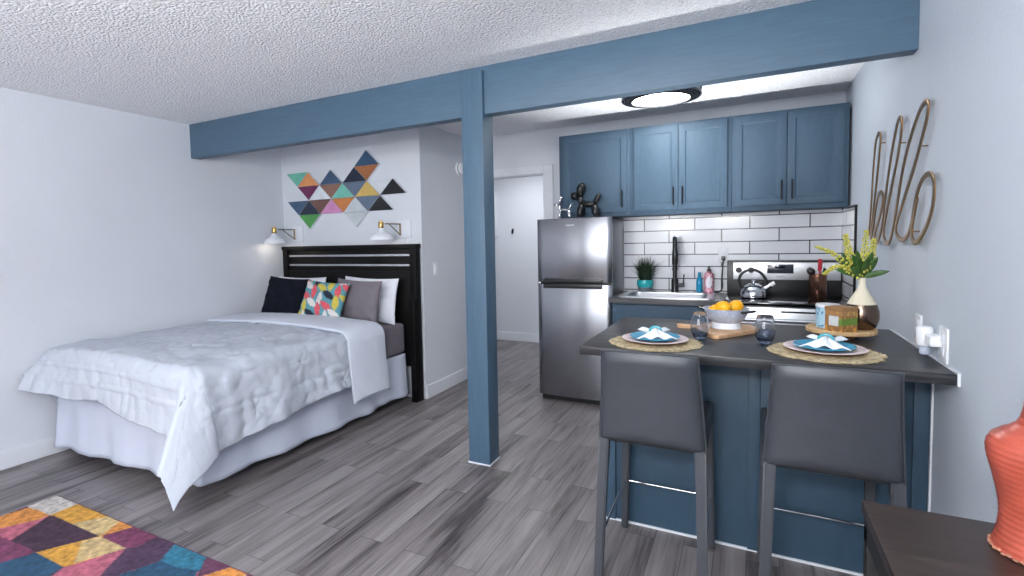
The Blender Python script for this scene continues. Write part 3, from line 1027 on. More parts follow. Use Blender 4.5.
balloon_dog('balloon_dog', 'large black balloon dog figurine on top of the refrigerator', MAT['black'], (-1.262, 4.27, 1.570), 1.06, -.06, 1.08)
balloon_dog('balloon_dog', 'small silver balloon dog figurine at the refrigerator edge', MAT['chrome'], (-1.428, 4.235, 1.570), .68, .0, .66)

# ------------------------------------------------------------------ wall cabinets
def panel_door(bm, x0, x1, yf, yb, z0, z1, fw=.044):
    """raised-panel door facing -Y"""
    box(bm, x0, x1, yf, yb, z0, z1, .003)
    fs = [f for f in bm.faces if f.normal.y < -.99 and abs(f.calc_center_median().y - yf) < 1e-4 and f.calc_area() > .01]
    f = max(fs, key=lambda q: q.calc_area())
    for th, dp in ((fw, 0.0), (.007, -.007), (.012, 0.0), (.012, .004)):
        r = bmesh.ops.inset_region(bm, faces=[f], thickness=th, depth=0.0, use_even_offset=True)
        if dp:
            for v in f.verts: v.co.y -= dp
    return bm
def bar_handle(x, y, z0, z1, parent):
    bm = nb()
    tube(bm, [(x, y - .028, z0), (x, y - .028, z1)], .0058, 12)
    for z in (z0 + .012, z1 - .012):
        tube(bm, [(x, y - .028, z), (x, y + .001, z)], .005, 10)
    return obj('handle', bm, MAT['blackmetal'], parent, True)
CZ0, CZ1, CYF2 = 1.575, 2.285, 4.37
def wall_cab(x0, x1, doors, label, hs):
    t = thing('wall_cabinet', label, 'kitchen cabinet', ((x0 + x1) / 2, 4.53, CZ0), 0, 'blue wall cabinets')
    bm = nb()
    box(bm, x0 + .0008, x1 - .0008, CYF2, YK - .003, CZ0, CZ1, .002)
    obj('body', bm, MAT['cab'], t, True)
    for (a, b), h in zip(doors, hs):
        bm = nb(); panel_door(bm, a, b, CYF2 - .02, CYF2, CZ0 + .035, CZ1 - .022)
        d = obj('door', bm, MAT['cab'], t, True, angle=25)
        bar_handle(h, CYF2 - .02, 1.645, 1.785, d)
    return t
wall_cab(-1.468, -.866, [(-1.436, -.888)], 'blue single-door wall cabinet over the refrigerator', [-.922])
wall_cab(-.866, -.116, [(-.832, -.495), (-.490, -.147)], 'blue two-door wall cabinet above the sink', [-.527, -.460])
wall_cab(-.116, .606, [(-.098, .236), (.241, .578)], 'blue two-door wall cabinet above the range', [.206, .271])

# ------------------------------------------------------------------ ceiling lamp
cl = thing('ceiling_lamp', 'round flush ceiling lamp with dark filigree rim in the kitchen', 'ceiling lamp', (-.572, 3.99, ZC))
bm = nb(); lathe(bm, [(0, -.008), (.196, -.008), (.198, -.036), (.18, -.042), (0, -.045)], (0, 0, 0), 48)
obj('diffuser', bm, MAT['lampdiff'], cl)
bm = nb()
lathe(bm, [(.266, -.030), (.274, -.030), (.274, -.042), (.266, -.042), (.266, -.030)], (0, 0, 0), 64)
lathe(bm, [(.198, -.046), (.206, -.046), (.206, -.058), (.198, -.058), (.198, -.046)], (0, 0, 0), 64)
for ring in range(3):
    for k in range(44):
        a = 2 * PI * (k + .5 * (ring % 2)) / 44
        rr = .214 + ring * .022; zz = -.052 + ring * .0065
        c = Vector((rr * math.cos(a), rr * math.sin(a), zz))
        rad = Vector((math.cos(a), math.sin(a), .25)).normalized(); tan = Vector((-math.sin(a), math.cos(a), 0))
        tube(bm, [c + rad * .013 * math.cos(q) + tan * .015 * math.sin(q) for q in np.linspace(0, 2 * PI, 10)[:-1]], .0032, 6, closed=True)
obj('filigree_ring', bm, MAT['filigree'], cl)
bm = nb(); lathe(bm, [(.20, -.001), (.255, -.001), (.266, -.030), (.262, -.033), (.206, -.046), (.2, -.044), (.20, -.001)], (0, 0, 0), 64)
obj('rim', bm, MAT['silver'], cl)  # solid ring added behind the filigree to block the lamp sideways

# ------------------------------------------------------------------ sink run
SY0 = 4.062
bc = thing('base_cabinet', 'blue base cabinet under the kitchen sink', 'kitchen cabinet', (-.57, 4.38, 0))
bm = nb()
box(bm, -.955, -.937, 4.11, YK - .003, .10, .886); box(bm, -.183, -.165, 4.11, YK - .003, .10, .886); box(bm, -.937, -.183, 4.11, YK - .003, .10, .118); box(bm, -.937, -.183, YK - .02, YK - .003, .118, .886); box(bm, -.937, -.183, 4.11, 4.128, .70, .886)
obj('body', bm, MAT['cab'], bc, True)
obj('toe_kick', B(-.955, -.165, 4.17, 4.4, .002, .10), MAT['black'], bc, True)
for a, b in ((-.945, -.565), (-.555, -.175)):
    bm = nb(); panel_door(bm, a, b, 4.09, 4.11, .13, .70); d = obj('door', bm, MAT['cab'], bc, True, angle=25)
    bar_handle(b - .035 if a < -.9 else a + .035, 4.09, .53, .66, d)
obj('drawer_front', B(-.945, -.175, 4.09, 4.11, .72, .872, .004), MAT['cab'], bc, True)
bm = nb()
HX0, HX1, HY0, HY1 = -.88, -.27, 4.17, 4.54
for q in ((-.972, HX0, SY0, YK - .008), (HX1, -.157, SY0, YK - .008), (HX0, HX1, SY0, HY0), (HX0, HX1, HY1, YK - .008)):
    box(bm, q[0], q[1], q[2], q[3], .887, .926)
tag(obj('sink_counter', bm, MAT['sinktop'], smooth=False), 'dark charcoal counter holding the kitchen sink', 'counter')
sk = thing('kitchen_sink', 'stainless steel drop-in kitchen sink in the charcoal counter', 'sink', (-.575, 4.35, .926))
bm = nb()
def rrect(x0, x1, y0, y1, r, z, n=6):
    o = []
    for cx, cy, a0 in ((x1 - r, y1 - r, 0), (x0 + r, y1 - r, PI / 2), (x0 + r, y0 + r, PI), (x1 - r, y0 + r, 3 * PI / 2)):
        for k in range(n + 1):
            a = a0 + k / n * PI / 2; o.append((cx + r * math.cos(a), cy + r * math.sin(a), z))
    return o
loops = [rrect(-.925, -.228, 4.115, 4.625, .04, .9265), rrect(-.92, -.233, 4.12, 4.62, .04, .933), rrect(-.87, -.28, 4.18, 4.53, .06, .931),
         rrect(-.862, -.288, 4.188, 4.522, .06, .92), rrect(-.85, -.30, 4.20, 4.51, .06, .79), rrect(-.80, -.35, 4.25, 4.46, .05, .765)]
vl = [[bm.verts.new(p) for p in L] for L in loops]
for a, b in zip(vl, vl[1:]):
    for k in range(len(a)): bm.faces.new((a[k], a[(k + 1) % len(a)], b[(k + 1) % len(a)], b[k]))
bm.faces.new(vl[-1])
obj('basin', bm, MAT['steel'], sk, True)
bm = nb(); lathe(bm, [(0, .768), (.04, .768), (.043, .766), (.02, .764), (0, .764)], (-.57, 4.36, 0), 24)
obj('drain', bm, MAT['chrome'], sk, True)
fc = thing('kitchen_faucet', 'tall black pull-down faucet behind the kitchen sink', 'faucet', (-.545, 4.585, .926))
bm = nb(); lathe(bm, [(0, .006), (.030, .006), (.030, .016), (.028, .022), (.028, .11), (.022, .12), (0, .12)], (0, 0, 0), 24)
obj('base', bm, MAT['black'], fc)
bm = nb(); tube(bm, spline([(0, 0, .1), (0, 0, .30), (0, -.005, .38), (.004, -.04, .445), (.01, -.09, .452), (.016, -.13, .42), (.018, -.145, .36)], 8), .0175, 14)
obj('spout', bm, MAT['black'], fc)
bm = nb(); lathe(bm, [(0, 0), (.019, 0), (.024, .02), (.022, .09), (.0175, .12), (0, .12)], (.019, -.148, .25), 20)
obj('spray_head', bm, MAT['black'], fc)
for z in (.19, .235, .28):
    bm = nb(); lathe(bm, [(.015, 0), (.023, .002), (.023, .016), (.015, .018), (.015, 0)], (0, 0, z), 20)
    obj('collar', bm, MAT['black'], fc)
bm = nb(); tube(bm, [(.018, 0, .065), (.075, 0, .065)], .016, 14); tube(bm, [(.066, 0, .07), (.072, 0, .155)], .0055, 10)
obj('lever', bm, MAT['black'], fc)

# grass plant
pl = thing('potted_plant', 'potted green grass plant in a teal pot beside the sink', 'plant', (-.785, 4.582, .934))
bm = nb(); lathe(bm, [(.060, .036), (.066, .05), (.068, .075), (.064, .098), (.060, .098), (.058, .08), (.0, .08)], (0, 0, 0), 32)
obj('pot', bm, MAT['tealpot'], pl)
bm = nb(); lathe(bm, [(0, .0), (.056, .0), (.060, .036), (0, .037)], (0, 0, 0), 32)
obj('pot_foot', bm, MAT['potfoot'], pl)
bm = nb()
rg = random.Random(4)
for k in range(300):
    a = rg.uniform(0, 2 * PI); r0 = .045 * math.sqrt(rg.random()); sp = rg.uniform(.01, .17) * (0.5 + r0 / .045 * .6); h = rg.uniform(.12, .245)
    if sp > .09: h *= .8
    if math.cos(a) < -.3: sp = min(sp, .115)
    b0 = Vector((r0 * math.cos(a), r0 * math.sin(a), .08))
    tip = b0 + Vector((sp * math.cos(a), min(sp * math.sin(a), .075), h))
    mid = b0.lerp(tip, .55) + Vector((-.2 * sp * math.cos(a), -.2 * sp * math.sin(a), .015))
    w = Vector((-math.sin(a), math.cos(a), 0)) * .0028
    q = [bm.verts.new(b0 - w), bm.verts.new(b0 + w), bm.verts.new(mid + w * .8), bm.verts.new(mid - w * .8), bm.verts.new(tip)]
    bm.faces.new((q[0], q[1], q[2], q[3])); bm.faces.new((q[3], q[2], q[4]))
gr = obj('grass_blades', bm, MAT['grass'], pl); gr['kind'] = 'stuff'

# soap bottles
sb = thing('soap_bottle', 'small clear blue soap bottle behind the sink', 'bottle', (-.358, 4.605, .934))
bm = nb(); lathe(bm, [(0, 0), (.020, 0), (.023, .006), (.023, .095), (.016, .12), (.010, .128), (.010, .135), (0, .135)], (0, 0, 0), 24)
obj('body', bm, MAT['bluesoap'], sb)
bm = nb(); lathe(bm, [(0, .13), (.012, .13), (.013, .15), (.009, .165), (0, .166)], (0, 0, 0), 20)
obj('cap', bm, MAT['bluesoap'], sb)
lb = thing('lotion_bottle', 'pink printed pump bottle between soap and range', 'bottle', (-.285, 4.605, .934))
bm = nb(); lathe(bm, [(0, 0), (.034, 0), (.037, .006)] + [(.037, .006 + .0045 * k) for k in range(1, 31)] + [(.034, .155), (.018, .168), (.014, .172), (0, .172)], (0, 0, 0), 64)
o = obj('body', bm, MAT['pinksoap'], lb)
def pinkpat(co):
    a = math.atan2(co.y, co.x) + PI / 2 - .1
    x, z = a * .036, co.z - .085
    if (x / .026) ** 2 + (z / .046) ** 2 < 1: return (226, 222, 232)
    q = noise.noise((co.x * 90, co.y * 90, co.z * 70))
    if q > .32: return (70, 44, 60)
    if q > .12: return (214, 98, 122)
    if q < -.35: return (160, 60, 88)
    return (228, 190, 202)
setcolors(o, pinkpat)
bm = nb(); lathe(bm, [(0, .172), (.016, .172), (.016, .190), (.007, .194), (.007, .205), (0, .205)], (0, 0, 0), 20); box(bm, -.010, .010, -.034, .010, .204, .218, .004)
obj('pump', bm, MAT['black'], lb)

# outlet on tile and its cord
ot = thing('wall_outlet', 'white outlet plate on the tile left of the range', 'outlet', (-.182, YK - .008, 1.235))
obj('cover_plate', B(-.036, .036, -.006, 0, -.058, .058, .002), MAT['white_plastic'], ot)
for z in (-.02, .02): obj('receptacle', B(-.016, .016, -.008, -.005, z - .014, z + .014, .002), MAT['white_enamel'], ot)
cd = thing('power_cord', 'black power cord hanging from the outlet beside the range', 'cord', (-.182, 4.66, .93))
bm = nb(); box(bm, -.015, .015, -.012, .012, .265, .297, .005); obj('plug', bm, MAT['black'], cd)
bm = nb(); tube(bm, spline([(0, -.004, .27), (-.004, -.012, .22), (-.010, -.010, .12), (-.006, -.012, .04), (-.03, -.03, .006), (-.07, -.05, .004)], 8), .005, 8)
obj('cable', bm, MAT['black'], cd)

# ------------------------------------------------------------------ range
GX0, GX1, GY0 = -.152, .612, 4.035
rg_ = thing('kitchen_range', 'black and steel electric range at the end of the kitchen', 'stove', (.23, 4.35, 0))
obj('body', B(GX0, GX1, 4.075, YK - .01, .03, .905, .003), MAT['black'], rg_, True)
obj('cooktop', B(GX0 - .002, GX1 + .002, 4.04, 4.60, .905, .927, .005), MAT['gloss_black'], rg_, True)
obj('backguard', B(GX0, GX1, 4.60, YK - .01, .905, 1.195, .008), MAT['black'], rg_, True)
cp = obj('control_panel', B(GX0 + .045, GX1 - .010, 4.590, 4.602, 1.045, 1.178, .003), MAT['steel'], rg_, True)
obj('display', B(.128, .304, 4.584, 4.592, 1.094, 1.166, .003), MAT['display'], cp, True)
obj('clock_screen', B(.18, .25, 4.582, 4.586, 1.136, 1.158, .001), MAT['screen'], cp, True)
text_obj('logo', 'Frigidaire', .016, MAT['logodark'], Matrix.Translation((.222 - .23, 4.5895 - 4.35, 1.070)) @ Matrix.Rotation(PI / 2, 4, 'X'), cp)
for x in (-.068, .018, .408, .49):
    bm = nb(); lathe(bm, [(0, 0), (.021, 0), (.023, .006), (.019, .026), (.016, .030), (0, .030)], (x, 4.590, 1.120), 24, axis_to((0, -1, 0)))
    box(bm, x - .0035, x + .0035, 4.552, 4.564, 1.102, 1.138, .002)
    obj('knob', bm, MAT['black'], cp, True)
for x, y, r in ((.02, 4.46, .09), (.44, 4.46, .075), (.02, 4.19, .075), (.44, 4.19, .10)):
    bm = nb()
    for q in (r, r * .62): lathe(bm, [(q - .002, .9272), (q, .9276), (q + .002, .9272), (q, .9270), (q - .002, .9272)], (x, y, 0), 40)
    obj('burner_ring', bm, MAT['display'], rg_, True)
bm = nb(); box(bm, GX0 + .004, GX1 - .004, 4.035, 4.075, .27, .895, .006)
od = obj('oven_door', bm, MAT['steel'], rg_, True)
obj('oven_window', B(GX0 + .12, GX1 - .12, 4.032, 4.04, .42, .70, .003), MAT['gloss_black'], od, True)
bm = nb(); tube(bm, [(GX0 + .06, 3.985, .815), (GX1 - .06, 3.985, .815)], .013, 14)
for x in (GX0 + .09, GX1 - .09): tube(bm, [(x, 3.985, .815), (x, 4.037, .815)], .010, 12)
obj('door_handle', bm, MAT['steel'], od, True)
obj('vent_slot', B(GX0 + .35, GX1 - .06, 4.0335, 4.04, .862, .874), MAT['black'], od, True)
obj('storage_drawer', B(GX0 + .004, GX1 - .004, 4.035, 4.075, .06, .26, .006), MAT['steel'], rg_, True)

kt = thing('kettle', 'steel kettle with black arched handle on the left back burner', 'kettle', (.035, 4.33, .929))
kt.scale = (.9, .9, .84)
bm = nb(); lathe(bm, [(0, 0), (.088, 0), (.098, .008), (.100, .03), (.094, .065), (.076, .098), (.05, .115), (0, .118)], (0, 0, 0), 40)
obj('body', bm, MAT['chrome'], kt)
bm = nb(); lathe(bm, [(0, .112), (.048, .113), (.044, .123), (.012, .128), (.010, .138), (.016, .146), (.012, .156), (0, .158)], (0, 0, 0), 28)
obj('lid', bm, MAT['chrome'], kt)
bm = nb(); tube(bm, spline([(-.088, 0, .09), (-.108, 0, .15), (-.085, 0, .215), (-.02, 0, .25), (.045, 0, .225), (.085, 0, .165), (.086, 0, .11)], 8), .0115, 12)
obj('handle', bm, MAT['black'], kt)
bm = nb(); tube(bm, [(.070, 0, .07), (.105, 0, .098), (.135, 0, .125)], [.024, .018, .014], 16)
obj('spout', bm, MAT['chrome'], kt)
bm = nb(); tube(bm, [(.118, 0, .112), (.150, 0, .136)], [.017, .016], 16)
obj('spout_cap', bm, MAT['white_plastic'], kt)

ck = thing('utensil_crock', 'hammered copper utensil crock at the right of the range', 'utensil holder', (.425, 4.25, .9285))
bm = nb(); lathe(bm, [(0, 0), (.050, 0), (.053, .004), (.053, .185), (.050, .185), (.049, .01), (0, .01)], (0, 0, 0), 40)
obj('body', bm, MAT['copper'], ck)
def utensil(name, label, mat, p0, p1, kind):
    t = thing(name, label, 'cooking utensil', p0, 0, 'utensils in the copper crock')
    d = Vector(p1) - Vector(p0)
    bm = nb(); tube(bm, [Vector((0, 0, 0)), d * .8], .005, 8); obj('shaft', bm, mat, t)
    bm = nb()
    if kind == 'ladle':
        blob(bm, d * .93, (.026, .014, .024))
    else:
        a = axis_to(d)
        vs = box(nb(), -.016, .016, -.004, .004, 0, .085, .003)
        for v in vs.verts: v.co = a @ v.co + d * .74
        bm = vs
    obj('head', bm, mat, t)
utensil('kitchen_spatula', 'red silicone spatula standing in the copper crock', MAT['red'], (.430, 4.25, .945), (.438, 4.255, 1.20), 'spat')
utensil('kitchen_spoon', 'black round-headed spoon leaning left in the copper crock', MAT['black'], (.432, 4.25, .945), (.382, 4.245, 1.145), 'ladle')
utensil('kitchen_turner', 'grey turner leaning right in the copper crock', MAT['silver'], (.415, 4.262, .945), (.455, 4.268, 1.17), 'spat')

# ------------------------------------------------------------------ peninsula
pc = thing('peninsula_cabinet', 'blue panelled base carrying the breakfast bar top', 'kitchen island', (.0, 2.8, 0))
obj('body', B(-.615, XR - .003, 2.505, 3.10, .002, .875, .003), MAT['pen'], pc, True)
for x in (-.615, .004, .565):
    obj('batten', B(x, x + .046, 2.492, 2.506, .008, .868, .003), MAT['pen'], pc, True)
struct('trim_3', B(-.617, XR, 2.497, 2.507, 0, .009), MAT['white_trim'], 'white caulk line along the foot of the peninsula', 'trim')
struct('trim_4', B(XR - .006, XR, 2.49, 2.503, .009, .875), MAT['white_trim'], 'white caulk line where peninsula meets wall', 'trim')
WT = B(-.664, XR - .007, 2.225, 3.158, .877, .915, .003)
tag(obj('bar_worktop', WT, MAT['ctop']), 'charcoal wood-grain breakfast bar worktop set for two', 'worktop')
struct('trim_5', B(XR - .007, XR, 2.222, 3.158, .874, .918), MAT['white_trim'], 'white caulk line where worktop meets wall', 'trim')

# bar stools
def make_stool(label, x, y):
    t = thing('bar_stool', label, 'bar stool', (x, y, 0), 0, 'grey leather bar stools')
    # backrest: padded, gently curved, leaning back, narrower at the top
    n, m = 18, 16
    def bp(u, v, s):
        z = .585 + v * .375
        hw = .197 - .026 * v
        yb = .0 - .045 * v * v - .012 * v
        bow = -.018 * (1 - u * u)
        th = .022 * (max(0, 1 - abs(u) ** 6)) ** .5 * (max(0, 1 - (2 * v - 1) ** 8)) ** .5 + .003
        zz = z - .018 * (1 - u * u) * (1 - v) * -1 + (.006 * (1 - u * u) if v > .5 else 0)
        return Vector((u * hw, yb + bow + s * th, zz))
    bm = nb()
    F = [[bm.verts.new(bp(2 * i / n - 1, j / m, -1)) for j in range(m + 1)] for i in range(n + 1)]
    K = [[bm.verts.new(bp(2 * i / n - 1, j / m, 1)) for j in range(m + 1)] for i in range(n + 1)]
    for i in range(n):
        for j in range(m):
            bm.faces.new((F[i][j], F[i + 1][j], F[i + 1][j + 1], F[i][j + 1])); bm.faces.new((K[i][j], K[i][j + 1], K[i + 1][j + 1], K[i + 1][j]))
    for i in range(n):
        bm.faces.new((F[i][0], K[i][0], K[i + 1][0], F[i + 1][0])); bm.faces.new((F[i][m], F[i + 1][m], K[i + 1][m], K[i][m]))
    for j in range(m):
        bm.faces.new((F[0][j], F[0][j + 1], K[0][j + 1], K[0][j])); bm.faces.new((F[n][j], K[n][j], K[n][j + 1], F[n][j + 1]))
    br = obj('backrest', bm, MAT['leather'], t, angle=60)
    bm = nb()
    edge = [bp(-1, j / m, -1) for j in range(m + 1)] + [bp(2 * i / n - 1, 1, -1) for i in range(1, n)] + [bp(1, 1 - j / m, -1) for j in range(m + 1)]
    tube(bm, edge, .0035, 8)
    obj('piping', bm, MAT['leather'], br)
    bm = nb(); box(bm, -.195, .195, .02, .445, .575, .665, .018, 3)
    obj('seat', bm, MAT['leather'], t, angle=60)
    def leg(xt, yt, zt, xb, yb, w=.023):
        bm = nb()
        a = [bm.verts.new((xb + sx * w * .82, yb + sy * w * .82, .004)) for sx, sy in ((-1, -1), (1, -1), (1, 1), (-1, 1))]
        b = [bm.verts.new((xt + sx * w, yt + sy * w, zt)) for sx, sy in ((-1, -1), (1, -1), (1, 1), (-1, 1))]
        bm.faces.new(a[::-1]); bm.faces.new(b)
        for k in range(4): bm.faces.new((a[k], a[(k + 1) % 4], b[(k + 1) % 4], b[k]))
        bmesh.ops.bevel(bm, geom=list(bm.edges), offset=.005, segments=2, affect='EDGES')
        return bm
    for s in (-1, 1):
        obj('leg', leg(s * .176, .002, .605, s * .194, -.055, .0195), MAT['leather'], t)
        obj('leg', leg(s * .176, .426, .585, s * .190, .43, .0175), MAT['leather'], t)
    bm = nb()
    zf = .238
    tube(bm, [(-.182, .428, zf), (.182, .428, zf)], .006, 10)
    for s in (-1, 1): tube(bm, [(s * .186, .415, zf - .004), (s * .186, -.02, zf - .03)], .0055, 10)
    o = obj('footrest', bm, MAT['chrome'], t); o['label'] = 'chrome footrest rail'
    return t
make_stool('dark grey leather bar stool on the doorway side of the breakfast bar', -.327, 2.02)
make_stool('dark grey leather bar stool beside the right wall at the breakfast bar', .246, 2.02)

# place settings
def jute_mat(x, y, label, seed):
    rr = random.Random(seed)
    bm = nb()
    n = 180
    c = bm.verts.new((0, 0, .006)); cb = bm.verts.new((0, 0, 0))
    rings = []
    for fr_ in np.linspace(.06, 1, 26):
        ring = []
        for k in range(n):
            a = 2 * PI * k / n
            r = .183 * fr_
            if fr_ > .98: r += .008 * rr.random() + .004 * math.sin(a * 9 + seed)
            ring.append(bm.verts.new((r * math.cos(a), r * math.sin(a), .0055 + .0022 * (1 if len(rings) % 2 else 0) + .001 * math.sin(k * 1.3 + len(rings)))))
        rings.append(ring)
    for k in range(n): bm.faces.new((c, rings[0][k], rings[0][(k + 1) % n]))
    for a, b in zip(rings, rings[1:]):
        for k in range(n): bm.faces.new((a[k], b[k], b[(k + 1) % n], a[(k + 1) % n]))
    low = [bm.verts.new((v.co.x, v.co.y, 0)) for v in rings[-1]]
    for k in range(n): bm.faces.new((rings[-1][k], low[k], low[(k + 1) % n], rings[-1][(k + 1) % n])); bm.faces.new((low[k], cb, low[(k + 1) % n]))
    o = obj('placemat', bm, MAT['jute'], angle=80)
    # frayed fibres round the rim
    bm = nb()
    for k in range(260):
        a = rr.uniform(0, 2 * PI); b = a + rr.uniform(-.06, .06); r0, r1 = .180, .190 + rr.random() * .012
        p0 = Vector((r0 * math.cos(a), r0 * math.sin(a), .004)); p1 = Vector((r1 * math.cos(b), r1 * math.sin(b), .002 + .005 * rr.random()))
        tube(bm, [p0, p1], .0011, 4)
    o2 = obj('fringe', bm, MAT['jute'], o); o2['kind'] = 'stuff'
    o.location = (x, y, .9155)
    tag(o, label, 'placemat', 'jute placemats')
def plate(name, x, y, z, r, mat, label, group):
    bm = nb(); lathe(bm, [(0, .002), (r * .55, 0), (r * .62, .003), (r * .97, .014), (r, .0165), (r * .985, .0185), (r * .62, .008), (r * .55, .006), (0, .006)], (0, 0, 0), 56)
    o = obj(name, bm, mat, angle=60); o.location = (x, y, z); tag(o, label, 'plate', group)
def napkin(x, y, z, rz, label, rlabel):
    """napkin pulled through a ring: two fans with wavy folds, pinched in the middle"""
    n, m = 40, 18
    pos = np.zeros((n + 1, m + 1, 3))
    for i in range(n + 1):
        s = 2 * i / n - 1
        w = .012 + (.072 if s < 0 else .058) * abs(s) ** 1.1
        for j in range(m + 1):
            q = 2 * j / m - 1
            pos[i, j] = (q * w, s * (.088 if s < 0 else .082) + (.018 * q * q if s < 0 else 0), .022 - .016 * abs(s) ** 1.5 + .007 * math.cos(q * 9) * (1 - .5 * abs(q)) + (.010 * (1 - q * q)) * (1 - abs(s) * .4) + (.016 * s * s if s > 0 else 0))
    o = grid_obj('napkin', pos, MAT['napkin'], None, .004)
    o.location = (x, y, z); o.rotation_euler = (0, 0, rz)
    tag(o, label, 'napkin', 'folded white napkins')
    bm = nb(); tube(bm, [(.024 * math.cos(a), .004 + .012 * math.sin(a), .028 + .018 * math.sin(a)) for a in np.linspace(0, 2 * PI, 25)[:-1]], .0055, 8, closed=True)
    o = obj('napkin_ring', bm, MAT['tealring']); o.location = (x, y, z); o.rotation_euler = (0, 0, rz)
    tag(o, rlabel, 'napkin ring', 'teal napkin rings')
for i, (x, y) in enumerate(((-.37, 2.405), (.268, 2.44))):
    where = ('on the doorway side of the bar', 'near the right wall on the bar')[i]
    jute_mat(x, y, 'round woven jute placemat ' + where, i + 3)
    plate('dinner_plate', x, y - .005, .9245, .141, MAT['pink_plate'], 'pale blush dinner plate ' + where, 'blush dinner plates')
    plate('salad_plate', x, y - .005, .9335, .106, MAT['teal_plate'], 'teal salad plate ' + where, 'teal salad plates')
    napkin(x + .005, y - .01, .944, -.15 if i else .25, 'white folded napkin on the teal plate ' + where, 'teal napkin ring on the napkin ' + where)

# glasses
def glass(x, y, label):
    bm = nb()
    lathe(bm, [(0, 0), (.020, 0), (.026, .004), (.037, .028), (.0405, .05), (.039, .08), (.0335, .108), (.031, .122), (.030, .1225), (.0290, .122), (.0315, .108), (.037, .08), (.0385, .05), (.035, .03), (.024, .010), (0, .009)], (0, 0, 0), 48)
    o = obj('stemless_glass', bm, MAT['glass'], angle=70); o.location = (x, y, .9155)
    tag(o, label, 'glass', 'blue stemless glasses')
glass(-.198, 2.585, 'blue stemless glass in front of the fruit colander')
glass(.066, 2.575, 'blue stemless glass right of the cutting board')

# cutting board, colander, lemons
cb = obj('cutting_board', prism(nb(), [(-.145, .012), (-.125, -.08), (-.045, -.235), (-.02, -.245), (.125, -.03), (.14, .03), (.115, .13), (.03, .17), (-.10, .11), (-.135, .05), (-.215, .075), (-.23, .062), (-.23, .035), (-.215, .02)], 0, .018, .003), MAT['bamboo'])
cb.location = (-.10, 2.835, .9155); tag(cb, 'pale wooden cutting board under the colander', 'cutting board')
co_ = thing('colander', 'grey enamel colander bowl of lemons on the cutting board', 'colander', (-.098, 2.845, .934))
bm = nb()
prof = [(.030, .022), (.06, .026), (.082, .045), (.096, .07), (.102, .092), (.106, .094), (.106, .098), (.099, .097), (.092, .071), (.078, .048), (.058, .030), (.03, .026)]
lathe(bm, [(0, .022)] + prof + [(0, .026)], (0, 0, 0), 48)
bw = obj('bowl', bm, MAT['greyenamel'], co_)
bm = nb(); lathe(bm, [(.056, .028), (.068, .0), (.071, .0), (.060, .032), (.056, .028)], (0, 0, 0), 40)
o = obj('foot_ring', bm, MAT['white_enamel'], co_); o['label'] = 'white foot ring'
for s in (-1, 1):
    bm = nb(); tube(bm, spline([(s * .098, -.035, .086), (s * .130, -.028, .090), (s * .138, 0, .092), (s * .130, .028, .090), (s * .098, .035, .086)], 6), .0055, 8)
    h = obj('handle', bm, MAT['black'], co_); h.rotation_euler = (0, 0, -.5)
rr = random.Random(2)
for i, (dx, dy, dz, rz, lb_) in enumerate(((-.045, -.012, .083, .4, 'lemon lowest at the left of the colander'), (-.012, -.03, .104, -.25, 'lemon lying in front on top of the pile'), (.045, .012, .106, .9, 'lemon at the right of the pile, standing tallest'), (.0, .04, .090, 1.4, 'lemon behind the front one in the colander'))):
    t = thing('lemon', lb_, 'lemon', (-.098 + dx, 2.845 + dy, .934 + dz), rz, 'lemons in the colander')
    bm = nb(); lathe(bm, [(0, -.044), (.006, -.042), (.010, -.037), (.022, -.028), (.030, -.012), (.0315, .003), (.028, .018), (.018, .030), (.008, .037), (0, .039)], (0, 0, 0), 24, axis_to((1, 0, .12)))
    obj('fruit', bm, MAT['lemon'], t)
    bm = nb(); lathe(bm, [(0, -.003), (.004, -.002), (.003, .003), (0, .003)], (.039, 0, .005), 10, axis_to((1, 0, .12)))
    obj('stem_end', bm, MAT['stem'], t)

# tray, canister, box, vase, flowers
TX, TY, TZ = .382, 2.895, .9155
tr = thing('serving_tray', 'round wooden footed tray under the bronze vase', 'tray', (TX, TY, TZ))
bm = nb(); lathe(bm, [(0, .016), (.130, .016), (.138, .020), (.139, .034), (.136, .038), (.130, .036), (.126, .028), (0, .027)], (0, 0, 0), 64)
obj('tray_top', bm, MAT['traywood'], tr)
for k in range(3):
    a = -PI / 2 + .25 + k * 2 * PI / 3
    bm = nb(); lathe(bm, [(0, 0), (.012, .0), (.016, .008), (.012, .017), (0, .017)], (.10 * math.cos(a), .10 * math.sin(a), 0), 16)
    obj('foot', bm, MAT['bronze'], tr)
TT = TZ + .0275
cn = thing('canister', 'pale blue patterned canister with white lid behind the brown box', 'canister', (TX - .044, TY + .060, TT))
bm = nb(); lathe(bm, [(0, 0)] + [(.048, .001 + .004 * k) for k in range(25)] + [(0, .098)], (0, 0, 0), 72)
o = obj('body', bm, MAT['canister'], cn)
setcolors(o, lambda c: (70, 120, 162) if noise.noise((c.x * 80, c.y * 80, c.z * 60)) > .2 else (168, 206, 228))
bm = nb(); lathe(bm, [(0, .098), (.050, .098), (.051, .104), (.048, .112), (0, .113)], (0, 0, 0), 40)
o = obj('lid', bm, MAT['white_enamel'], cn); o['label'] = 'white lid'
bx = thing('candle_box', 'small brown printed box with green band on the tray', 'box', (TX - .006, TY - .052, TT), .72)
bx.scale = (.86, .86, 1.12)
bm = nb()
box(bm, -.05, .05, -.05, .05, 0, .085)
bmesh.ops.subdivide_edges(bm, edges=list(bm.edges), cuts=40, use_grid_fill=True)
o = obj('carton', bm, MAT['boxwood'], bx, smooth=False)
